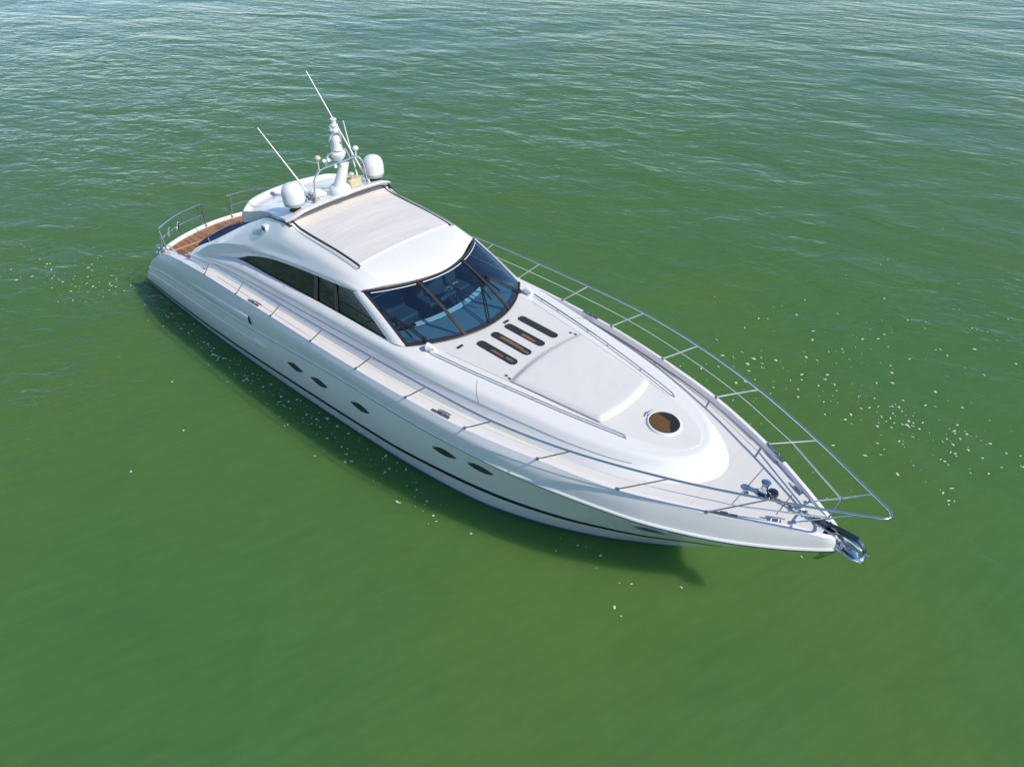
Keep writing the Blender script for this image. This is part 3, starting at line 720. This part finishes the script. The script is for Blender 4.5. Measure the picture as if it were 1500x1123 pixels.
# windlass, chain and anchor
wlz = 2.275; wm = MB()
wm.lathe([(.12, 0), (.12, .02), (.10, .035), (.08, .045)], (18.28, 0, wlz), 24, 1)
wm.lathe([(.065, .04), (.08, .07), (.055, .10), (.052, .20), (.072, .235), (.078, .26), (.045, .275), (0, .277)], (18.25, -.01, wlz), 24)
wm.lathe([(.085, .015), (.095, .05), (.08, .09), (.03, .11), (0, .11)], (18.38, .05, wlz), 20, 1)
windl = wm.build('windlass', [M['steel'], M['black_steel']], yacht)
ch = MB(); x = 18.42; k = 0
while x < 19.2:
    t = (x - 18.42) / .78; c0 = V(x, -.02 + .0 * t, wlz + .04 + .03 * t)
    ax = (0, 1, 0) if k % 2 else (0, 0, 1); q = V(0, 0, 1).rotation_difference(V(*ax))
    ch.tube([c0 + q @ V(.032 * math.cos(a), .018 * math.sin(a), 0) for a in [2 * math.pi * i / 10 for i in range(11)]], .008, 5, cap=False)
    x += .04; k += 1
ch.build('anchor_chain', M['rope'], yacht)
cs = MB(); cs.lathe([(.035, 0), (.03, .02), (0, .022)], (18.05, -.18, wlz), 12); cs.build('deck_button', M['steeldark'], yacht)
cs = MB(); cs.box((18.86, 0, wlz + .04), (.22, .09, .07)); cs.tube([V(18.8, -.07, wlz + .08), V(18.92, .07, wlz + .08)], .015, 6)
cs.build('chain_stopper', M['steel'], yacht, bevel=.012)
# bow roller plates
br = MB()
for s in (1, -1):
    br.grid([[V(19.18, s * .075, 2.30), V(19.40, s * .075, 2.29), V(19.56, s * .075, 2.25)], [V(19.22, s * .075, 2.20), V(19.40, s * .075, 2.16), V(19.58, s * .075, 2.12)]])
br.tube([V(19.52, -.085, 2.17), V(19.52, .085, 2.17)], .035, 10)
br.build('bow_roller', M['steel'], yacht, solid=.012)
an = MB()
sh = [V(19.06, 0, 2.315), V(19.45, 0, 2.335), V(19.76, 0, 2.335), V(19.86, 0, 2.26), V(19.93, 0, 2.16)]
hz = [.03, .035, .035, .03, .02]
an.grid([[p + V(0, -.04, h), p + V(0, .04, h), p + V(0, .04, -h), p + V(0, -.04, -h)] for p, h in zip(sh, hz)], closed=True)
an.face([sh[0] + V(0, a, b) for a, b in ((-.04, .03), (.04, .03), (.04, -.03), (-.04, -.03))]); an.face([sh[-1] + V(0, a, b) for a, b in ((-.04, .02), (.04, .02), (.04, -.02), (-.04, -.02))])
anchor = an.build('anchor', M['black_steel'], yacht, angle=30, bevel=.006)
for s in (1, -1):
    ck = MB(); ck.face([V(x, s * .050, z) for x, z in ((19.50, 2.30), (19.60, 2.17), (19.73, 2.12), (19.83, 2.07), (19.90, 2.09), (19.92, 2.14), (19.87, 2.25), (19.78, 2.33))])
    ck.build('anchor_cheek', M['mirror'], anchor, solid=.012)
    fk = MB(); fk.grid(cross([[V(19.94, 0, 1.93), V(19.80, 0, 1.96), V(19.58, 0, 2.0)], [V(19.95, s * .05, 1.98), V(19.80, s * .07, 2.02), V(19.57, s * .07, 2.06)], [V(19.93, s * .09, 2.02), V(19.78, s * .17, 2.06), V(19.55, s * .13, 2.09)]], 3))
    fk.build('anchor_fluke', M['mirror'], anchor, solid=.012)
shk = MB(); shk.tube([V(19.92, -.03, 2.18), V(19.98, -.05, 2.19), V(20.0, 0, 2.16), V(19.95, .03, 2.13)], .012, 6); shk.tube([V(19.945, 0, 2.16), V(19.95, 0, 1.95)], .010, 6); shk.build('anchor_shackle', M['steel'], anchor)
sp = MB(); sp.grid([[V(19.50, s * .10, 2.0 + .02), V(19.60, s * .05, 2.0), V(19.64, 0, 2.0)] for s in (1,)] + [[V(19.30, .10, 1.62), V(19.36, .05, 1.60), V(19.39, 0, 1.60)]]); 
sp.grid([[V(p.x, -p.y, p.z) for p in r] for r in [[V(19.50, .10, 2.02), V(19.60, .05, 2.0), V(19.64, 0, 2.0)], [V(19.30, .10, 1.62), V(19.36, .05, 1.60), V(19.39, 0, 1.60)]]])
sp.build('stem_plate', M['steel'], yacht, solid=.01)

# ---------------- guard rails
BASE = [(4.96, 2.39, 2.29), (6.40, 2.40, 2.32), (7.85, 2.41, 2.35), (9.33, 2.41, 2.37), (10.81, 2.39, 2.385), (12.22, 2.33, 2.39), (13.65, 2.20, 2.39), (15.11, 1.93, 2.39), (16.50, 1.58, 2.37), (17.81, 1.04, 2.36), (18.90, .285, 2.32)]
TOPS = [(5.45, 2.40, 2.77), (6.98, 2.43, 2.85), (8.45, 2.44, 2.89), (9.96, 2.46, 2.955), (11.43, 2.42, 2.975), (12.86, 2.36, 2.985), (14.36, 2.245, 2.99), (15.78, 1.95, 3.0), (17.27, 1.45, 3.03), (18.58, .85, 3.045), (19.67, .27, 3.045)]
for s in (1, -1):
    line = [(3.75, 2.24, 2.32), (4.2, 2.33, 2.52), (4.8, 2.38, 2.68)] + TOPS + [(19.86, .165, 3.05), (19.95, .115, 3.05), (20.005, .055, 3.05), (20.02, 0, 3.05)]
    rm = MB(); rm.tube(arc([(x, s * y, z) for x, y, z in line], 200), .019, 12)
    rail = rm.build('guard_rail', M['steel'], yacht)
    mids_ = [(V(*b).lerp(V(*t), .5)) for b, t in zip(BASE, TOPS)]
    mp_ = [V(p.x, s * p.y, p.z) for p in mids_]
    mr_ = MB(); mr_.tube(arc(mp_[3:10], 70), .0065, 6); mr_.build('middle_wire', M['plastic'], rail)
    mr_ = MB(); mr_.tube([mp_[9], mp_[9].lerp(V(19.31, s * .25, 2.70), .5), V(19.31, s * .25, 2.70)], .0135, 8); mr_.build('middle_rail', M['steel'], rail)
    for b, t in zip(BASE, TOPS):
        a, c_ = V(b[0], s * b[1], b[2]), V(t[0], s * t[1], t[2])
        sm = MB(); sm.tube([a, c_], .0135, 8); sm.lathe([(.035, -.005), (.035, .012), (.02, .02)], a, 12)
        sm.build('stanchion', M['steel'], rail)
cr_ = MB(); cr_.tube([V(19.31, -.25, 2.70), V(19.31, .25, 2.70)], .0135, 8); cr_.build('pulpit_crossbar', M['steel'], yacht)

# ---------------- stern rails
def stern(pts, bases, name='stern_rail'):
    m_ = MB(); m_.tube(arc(pts, 60), .019, 8)
    o = m_.build(name, M['steel'], yacht)
    for b, t in bases:
        q = MB(); q.tube([b, t], .015, 8); q.lathe([(.04, -.01), (.04, .012), (.02, .02)], b, 12); q.build('stern_stanchion', M['steel'], o)
    return o
for s in (1, -1):
    top = [(1.64, s * 1.94, 2.23), (1.40, s * 1.55, 2.25), (1.2, s * 1.1, 2.26), (1.12, s * .75, 2.26), (1.10, s * .40, 2.27)]
    o = stern(top, [(V(1.60, s * 1.95, 1.63), V(*top[0])), (V(1.06, s * .47, 1.63), V(1.10, s * .52, 2.27)), (V(1.13, s * .42, 1.63), V(*top[-1])), (V(1.85, s * 1.95, 1.6), V(1.66, s * 1.93, 2.18))])
    m2 = MB(); m2.tube(arc([(1.62, s * 1.945, 1.93), (1.38, s * 1.55, 1.94), (1.18, s * 1.1, 1.95), (1.08, s * .40, 1.95)], 40), .013, 8)
    m2.build('stern_middle_rail', M['steel'], o)
    for yy in (1.62, 1.30): 
        m3 = MB(); xx = 1.06 + .57 * (yy / 1.97) ** 2 + .06
        m3.box((xx, s * yy, 1.98), (.05, .05, .26), Quaternion((1, 0, 0), s * R(20)))
        m3.build('rail_bracket', M['steel'], o, bevel=.01)
    hm = MB(); hm.tube(arc([(2.0, s * 2.10, 1.66), (2.12, s * 2.05, 1.94), (2.5, s * 2.07, 2.02), (2.95, s * 2.10, 1.98), (3.05, s * 2.12, 1.75)], 40), .015, 8)
    hm.build('boarding_handrail', M['steel'], yacht)
    cp = MB(); cp.lathe([(.10, 0), (.10, .03), (.06, .06), (.055, .15), (.085, .19), (.08, .22), (0, .23)], (1.50, s * 2.02, 1.50), 20); cp.box((1.42, s * 2.07, 1.46), (.22, .14, .08)); cp.tube([V(1.34, s * 2.1, 1.42), V(1.62, s * 2.08, 1.58)], .025, 8)
    cp.build('mooring_capstan', M['steel'], yacht)

# ---------------- portholes
ph = None
for x, z in ((8.45, 1.27), (9.33, 1.29), (10.72, 1.35), (13.07, 1.46), (13.92, 1.52), (16.98, 1.40)):
    for s in (-1, 1):
        y = hull_y(x, z); tx = V(1, (hull_y(x + .1, z) - hull_y(x - .1, z)) / .2 * s, 0).normalized()
        tz = V(0, (hull_y(x, z + .1) - hull_y(x, z - .1)) / .2 * s, 1).normalized()
        nrm = tx.cross(tz).normalized() * (-1 if s > 0 else 1)
        if nrm.y * s < 0: nrm = -nrm
        up = nrm.cross(tx).normalized(); 
        if up.z < 0: up = -up
        xa = up.cross(nrm)
        mt = Matrix((xa, up, nrm)).transposed(); q = mt.to_quaternion(); loc = V(x, s * y, z) + nrm * .012
        if ph is None:
            def lens(a, b, zz, k=16): 
                return [V(a * math.copysign(1 - abs(1 - 2 * i / k) ** 1.0, 1) * 0 + a * (1 - 2 * i / k), b * (1 - (1 - 2 * i / k) ** 2), zz) for i in range(k)] + [V(-a * (1 - 2 * i / k), -b * (1 - (1 - 2 * i / k) ** 2), zz) for i in range(k)]
            o1, o2, o3 = lens(.30, .095, -.02), lens(.285, .088, .012), lens(.255, .07, .004)
            pm = MB(); pm.grid([o1 + o1[:1], o2 + o2[:1], o3 + o3[:1]])
            ph = pm.build('porthole', M['black_steel'], yacht, loc=loc, rot=q, angle=25)
            pg = MB(); pg.face(lens(.258, .072, .003)); o = pg.build('porthole_glass', M['frit'], None); o.parent = ph
        else: dup(ph, loc, q)

# engine air intakes sculpted in the topsides
for s in (1, -1):
    ai = MB(); rows = []
    for i in range(25):
        t = i / 24; x = 3.7 + 3.25 * t; zc = 1.62 + .26 * t; h = .17 * math.sin(math.pi * min(1, t * .62 + .03)) ** .6; out = .045 * math.sin(math.pi * min(1, t * .55)) 
        r_ = hermite_x(C_RR, x); g_ = hermite_x(C_GUN, x)
        row = []
        for k in range(9):
            a = math.pi * k / 8; zz = zc + h * math.cos(a) * .8
            tt = max(0, min(1, (zz - r_[2]) / (g_[2] - r_[2]))); yb = r_[1] + (g_[1] - r_[1]) * tt + .055 * math.sin(math.pi * tt)
            row.append(V(x, s * (yb + out * math.sin(a) ** .7 - .004), zz))
        rows.append(row)
    ai.grid(rows); intake = ai.build('air_intake', M['hullgel'], yacht, angle=60)
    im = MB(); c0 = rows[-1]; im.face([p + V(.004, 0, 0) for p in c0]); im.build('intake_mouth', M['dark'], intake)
    e2_ = MB(); rows2 = []
    for i in range(13):
        t = i / 12; x = 6.9 + .42 * t; z = 1.27 - .02 * t; hh_ = .11 * (1 - t) ** .6 + .004
        rows2.append([V(x, s * (hull_y(x, z) + (.05 * (1 - t)) * math.sin(math.pi * k / 6)), z + hh_ * math.cos(math.pi * k / 6)) for k in range(7)])
    e2_.grid(rows2); sc_ = e2_.build('side_scoop', M['hullgel'], yacht, angle=60)
    sm_ = MB(); sm_.face([p + V(-.003, 0, 0) for p in rows2[0]]); sm_.build('scoop_mouth', M['gasket'], sc_)

# navigation side lights on the wings
for s, mm in ((-1, 'green'), (1, 'red')):
    nl = MB(); c0 = V(6.95, s * 1.60, 3.86)
    nl.box(c0, (.15, .11, .13)); o = nl.build('side_light', M['plastic'], yacht, bevel=.012)
    n2 = MB(); n2.box(c0 + V(-.0, s * .035, -.02), (.09, .055, .085)); n2.box(c0 + V(-.045, s * .03, -.02), (.075, .05, .085)); n2.build('light_lens', M[mm], o)
for s in (1, -1):
    for x in (6.55, 7.35, 8.45):
        p = hermite_x(BB, x); st_ = MB(); st_.lathe([(.02, 0), (.016, .02), (0, .024)], (x, s * (p[1] + .025), p[2] + .09), 10, 0, (0, s * .8, .6)); st_.build('canopy_stud', M['steeldark'], yacht)
fc = bpy.data.curves.new('emblem', 'FONT'); fc.body = 'V65'; fc.size = .21; fc.shear = .35; fc.extrude = .004; fc.align_x = 'CENTER'; fc.align_y = 'CENTER'
fo = bpy.data.objects.new('emblem_text', fc); COL.objects.link(fo)
bpy.context.view_layer.update()
me = bpy.data.meshes.new_from_object(fo); bpy.data.objects.remove(fo); me.materials.clear(); me.materials.append(M['emblem'])
for s in (-1,):
    p = hermite_x(E1, 6.62); d = (hermite_x(E1, 6.9) - hermite_x(E1, 6.4)); d = V(d.x, s * d.y, d.z).normalized()
    up = hermite_x(E2, 6.62) - hermite_x(E0, 6.62); up = V(up.x, s * up.y, up.z).normalized(); nrm = d.cross(up).normalized(); up = nrm.cross(d)
    o = bpy.data.objects.new('wing_emblem', me); COL.objects.link(o); o.rotation_mode = 'QUATERNION'
    o.rotation_quaternion = Matrix((d, up, nrm)).transposed().to_quaternion(); o.location = V(p.x, s * p.y, p.z) + nrm * .022; setp(o, wing)

# ---------------- arch equipment
do = None
for s in (-1, 1):
    z0 = ht_z(7.5, 1.1) - .01; loc = V(7.47, s * 1.09, z0)
    if do is None:
        dm = MB(); DS = lambda P: [(r_ * .86, .03 + z_ * .77) for r_, z_ in P]
        dm.lathe(DS([(.20, .10), (.245, .115), (.262, .16), (.268, .21)]), (0, 0, 0), 36, 1); dm.lathe(DS([(.268, .21), (.272, .23), (.272, .42), (.262, .52), (.235, .61), (.185, .68), (.11, .722), (.04, .737), (0, .739)]), (0, 0, 0), 36)
        do = dm.build('satellite_dome', [M['plastic'], M['greyplastic']], yacht, loc=loc, angle=50)
        dp = MB(); dp.lathe([(.14, 0), (.11, .02), (.10, .11)], (0, 0, 0), 20); o = dp.build('dome_pedestal', M['gasket'], None); o.parent = do
    else: dup(do, loc)

mast = MB()
CB = [(7.65, -.67, 4.37), (7.65, -.67, 4.5), (7.65, -.64, 4.77), (7.65, -.55, 4.91), (7.65, -.43, 5.0), (7.65, -.13, 5.02), (7.65, .31, 5.035), (7.65, .50, 5.04), (7.65, .61, 4.97), (7.65, .70, 4.83), (7.65, .75, 4.37)]
mast.tube(arc(CB, 60), .024, 8)
mast.tube(arc([(7.65, -.28, 5.02), (7.65, -.22, 5.2), (7.65, -.14, 5.27), (7.65, 0, 5.29), (7.65, .20, 5.29), (7.65, .29, 5.22), (7.65, .37, 5.03)], 40), .022, 8)
mast.tube(arc([(7.65, -.09, 5.28), (7.65, -.08, 5.55), (7.65, -.02, 5.64), (7.65, .07, 5.67), (7.65, .16, 5.64), (7.65, .21, 5.52), (7.65, .20, 5.28)], 40), .022, 8)
for a, b in (((7.65, -.67, 4.6), (7.35, -.62, 4.30)), ((7.65, .75, 4.6), (7.35, .70, 4.30))): mast.tube([V(*a), V(*b)], .014, 6)
mst = mast.build('mast_frame', M['steel'], yacht)
rp = MB()
rp.lathe([(.24, 0), (.25, .03), (.235, .12), (.19, .17), (.10, .2)], (7.58, .03, 4.33), 24)
pr = [(-.06, .0), (.0, .0)]
rows = []
for t in [k / 8 for k in range(9)]:
    c0 = V(7.58, -.02, 4.40).lerp(V(7.68, .17, 4.98), t); wd = .23 - .06 * t; dp_ = .15 - .05 * t
    rows.append([c0 + V(dp_ * math.cos(a) * (.9 if abs(math.cos(a)) > .7 else 1), wd * math.sin(a) * .62, 0) for a in [2 * math.pi * k / 20 for k in range(20)]])
rp.grid(rows, closed=True); rp.face(rows[-1])
rp.build('radar_pedestal', M['plastic'], mst)
bw = MB(); bw.lathe([(.03, 5.04), (.09, 5.09), (.15, 5.17), (.165, 5.23), (.14, 5.27), (0, 5.275)], (7.65, .07, 0), 24); bw.build('antenna_dish', M['plastic'], mst)
cy = MB(); cy.lathe([(.112, 5.30), (.112, 5.345), (.10, 5.35), (.10, 5.5), (.09, 5.56), (.06, 5.60), (0, 5.612)], (7.65, .065, 0), 28); 
sq = cy.build('satellite_antenna', M['plastic'], mst)
lg = MB(); lg.box((7.748, .095, 5.46), (.012, .05, .02), Quaternion((0, 0, 1), R(-12)))
lg.build('antenna_decal', M['rubber'], sq)
lt = MB(); lt.lathe([(.07, 5.67), (.085, 5.70), (.085, 5.73), (.06, 5.74), (.055, 5.80), (.08, 5.81), (.08, 5.835), (.05, 5.85), (.05, 5.92), (.068, 5.93), (.068, 5.955), (.0, 5.97)], (7.65, .075, 0), 20)
lt.lathe([(.03, 5.69), (.045, 5.70), (.045, 5.80), (0, 5.82)], (7.61, .02, 0), 14)
lt.build('masthead_light', M['plastic'], mst)
for x_, y_, z_, ax_ in ((7.70, -.08, 4.99, (1, -.2, .1)), (7.70, .09, 4.97, (1, .2, .1)), (7.62, -.29, 5.15, (1, -.4, .1)), (7.64, -.19, 5.14, (1, 0, .2))):
    sl_ = MB(); sl_.lathe([(0, -.05), (.025, -.045), (.036, -.015), (.04, .02), (.033, .032), (0, .036)], (x_, y_, z_), 14, 0, ax_)
    sl_.build('deck_floodlight', M['plastic'], mst)
for y0, z0, y1, z1, mm in ((-.47, 4.99, -.455, 5.25, 'cream'), (.52, 5.02, .535, 5.20, 'plastic')):
    g = MB(); g.tube([V(7.65, y0, z0), V(7.65, y1, z1)], .016, 8); g.lathe([(.02, -.05), (.06, -.02), (.07, .01), (.055, .045), (.02, .065), (0, .068)], (7.65, y1, z1), 18)
    g.build('gps_antenna', M[mm], mst)
g = MB(); zb = ht_z(7.55, .43); g.box((7.55, .43, zb + .12), (.2, .32, .2)); g.box((7.67, .30, zb + .1), (.05, .07, .16)); ob = g.build('equipment_box', M['cream'], yacht, bevel=.02)
g = MB(); g.tube([V(7.62, .35, zb + .2), V(7.62, .35, zb + .32)], .02, 8); g.lathe([(.03, .30), (.065, .33), (.07, .355), (.05, .38), (0, .39)], (7.62, .35, zb), 16); g.build('box_antenna', M['cream'], ob)
for a, b in (((7.62, .73, 4.50), (6.40, .42, 6.62)), ((7.5, -.69, 4.45), (6.5, -1.04, 5.78)), ((7.5, .60, 4.48), (7.0, .77, 5.61))):
    a, b = V(*a), V(*b); g = MB(); g.tube([a, a.lerp(b, .12), b], [.022, .016, .010], 8); o = g.build('whip_antenna', M['plastic'], yacht)
    g2 = MB(); g2.lathe([(.05, -.14), (.05, -.09), (.025, -.08), (.028, .02), (.022, .06)], a, 12, 0, tuple((b - a).normalized())); g2.build('antenna_mount', M['steeldark'], o)
g = MB(); g.lathe([(.05, 0), (.04, .06), (.03, .08)], (7.45, -.42, ht_z(7.45, .42)), 14); g.tube([V(7.36, -.52, ht_z(7.4, .5) + .13), V(7.45, -.42, ht_z(7.4, .4) + .13), V(7.56, -.32, ht_z(7.4, .4) + .12)], [.12, .10, .03], 16)
g.build('hailer_horn', M['plastic'], yacht)
g = MB()
for k in range(7):
    g.box((7.5 + random.uniform(-.1, .12), -.68 + random.uniform(-.12, .1), ht_z(7.5, .68) + .03 + random.uniform(0, .12)), (.05, .04, .06), Quaternion((0, 0, 1), random.random()))
g.build('mast_hardware', M['steeldark'], yacht, bevel=.006)
g = MB(); g.tube(arc([(7.4, -.6, 4.27), (7.0, -.5, 4.17), (6.6, -.72, 4.04), (6.3, -.3, 3.98), (6.6, .2, 4.08), (7.2, .3, 4.23)], 50), .012, 6); g.build('antenna_cable', M['gasket'], yacht)

# ------------------------------------------------------------------ loose cushions
sp_ = MB()
NU, NV = 36, 30
def pad_pt(u, v):                      # u 0 aft .. 1 forward, v -1 .. 1
    xa = 13.70 - .10 * (1 - v * v); xf = 15.52 + .12 * (1 - v * v); x = xa + (xf - xa) * u
    y = v * (1.04 + (.76 - 1.04) * u); return x, y
rows = []
for i in range(NU + 1):
    row = []
    for j in range(NV + 1):
        u, v = i / NU, 2 * j / NV - 1; x, y = pad_pt(u, v)
        d = min(u * 1.8, (1 - u) * 1.8, (1 - abs(v)) * .95)
        h = .068 * (1 - math.exp(-d / .03)) + .004
        seam = .007 * math.exp(-((v - .05) / .02) ** 2)
        puck = .006 * math.sin(u * 95) * math.exp(-((1 - abs(v)) * .95 / .05) ** 2)
        row.append(V(x, y, trunk(x, y) + h - seam + puck))
    rows.append(row)
sp_.grid(rows)
under = [[V(p.x, p.y, trunk(p.x, p.y) + .003) for p in r] for r in (rows[0], rows[-1])]
sunpad = sp_.build('sun_pad', M['fabric'], None, angle=60)
tag(sunpad, 'wide white vinyl sun pad lying on the foredeck between the two handrails', 'sun pad')
pt = MB(); pt.tube([V(*pad_pt(k / 20, -1.005), trunk(*pad_pt(k / 20, -1)) + .02) for k in range(21)], .007, 6)
pt.tube([V(pad_pt(0, 2 * k / 20 - 1)[0] - .008, pad_pt(0, 2 * k / 20 - 1)[1], trunk(*pad_pt(0, 2 * k / 20 - 1)) + .02) for k in range(21)], .007, 6)
pt.build('pad_edge_shade', M['edge_shade'], sunpad)  # tubes for the pleated border's shadow, put in as grey, aft and starboard

bp_ = MB(); rows = []
for i in range(25):
    row = []
    for j in range(29):
        u, v = i / 24, 2 * j / 28 - 1; xa = 1.80 + .40 * abs(v) ** 2.2; x = xa + (3.9 - xa) * u; y = 1.28 * v
        d = min(u * 2, (1 - u) * 2, (1 - abs(v)) * 1.28); h = .20 * (1 - math.exp(-d / .05))
        row.append(V(x, y, 1.58 + h))
    rows.append(row)
bp_.grid(rows)
bpad = bp_.build('sun_pad', M['navyfab'], None, angle=60)
tag(bpad, 'navy blue sun pad with steel grab frame on the teak aft deck', 'sun pad')
fr_ = MB(); fr_.tube(arc([(2.45, -1.0, 1.78), (2.40, -.98, 1.88), (2.2, -.3, 1.90), (2.15, .1, 1.90), (2.2, .15, 1.80)], 40), .014, 8); fr_.tube([V(2.27, -.5, 1.78), V(2.27, -.5, 1.895)], .012, 6); fr_.tube([V(2.6, -.92, 1.79), V(2.34, .12, 1.80)], .012, 6)
fr_.build('grab_frame', M['steel'], bpad)

# ------------------------------------------------------------------ foam flecks on the water
fm = MB()
def fleck(x, y, s):
    a0 = random.uniform(0, 6.28); k = random.randint(6, 9); el = random.uniform(.25, .8); h = .006
    ring = []
    for i in range(k):
        a = 2 * math.pi * i / k; r_ = s * random.uniform(.6, 1.15); px, py = r_ * math.cos(a), r_ * el * math.sin(a)
        ring.append(V(x + px * math.cos(a0) - py * math.sin(a0), y + px * math.sin(a0) + py * math.cos(a0), .004))
    top = [V(p.x * .7 + x * .3, p.y * .7 + y * .3, .004 + h + s * .06) for p in ring]
    fm.grid([ring + ring[:1], top + top[:1]]); fm.face(top)
def cluster(cx, cy, sx, sy, ang, n_, s0=.02, s1=.065):
    s0 *= .7; s1 *= .95; n_ = int(n_ * 1.5)
    for _ in range(n_):
        a, b = random.gauss(0, sx), random.gauss(0, sy); c_, s_ = math.cos(R(ang)), math.sin(R(ang))
        x, y = cx + a * c_ - b * s_, cy + a * s_ + b * c_
        if -0.2 < x < 19 and abs(y) < hull_y(max(0, min(17, x)), .2) + .05 and x < 17: continue
        fleck(x, y, s0 + (s1 - s0) * random.random() ** 2.2)
cluster(18.6, 6.6, 2.0, .55, 5, 70); cluster(19.9, 6.2, 1.0, .8, 10, 45); cluster(15.6, 5.6, .7, .6, 0, 22); cluster(17.3, 8.6, 1.6, 1.0, 20, 40)
cluster(17.6, 10.5, 2.0, 1.6, 20, 26); cluster(19.5, 13.5, 1.6, 2.2, 30, 16); cluster(16.6, 3.6, 1.0, .8, 30, 14, .02, .05)
cluster(-1.2, -3.3, .9, .55, 30, 34, .015, .055); cluster(-2.9, -3.4, 1.2, .7, 20, 22); cluster(-.6, -2.9, .35, .3, 0, 16, .01, .045)
cluster(3.0, -2.55, 1.6, .22, 0, 55, .015, .055); cluster(6.0, -2.62, 1.8, .22, 0, 70, .015, .06); cluster(9.3, -2.55, 1.6, .2, -3, 45, .015, .055); cluster(12.2, -2.4, 1.0, .2, -10, 18, .02, .06); cluster(15.8, -1.3, .8, .35, -30, 14, .02, .06)
for x, y in ((17.6, -.8), (16.1, -1.2), (7.4, -6.1), (18.9, 1.3), (7.0, -4.7), (5.1, -4.0), (9.9, -3.2)): fleck(x, y, .035)
tag(fm.build('foam_flecks', M['foam']), 'scattered pale foam flecks drifting on the green water around the hull', 'foam', kind='stuff')
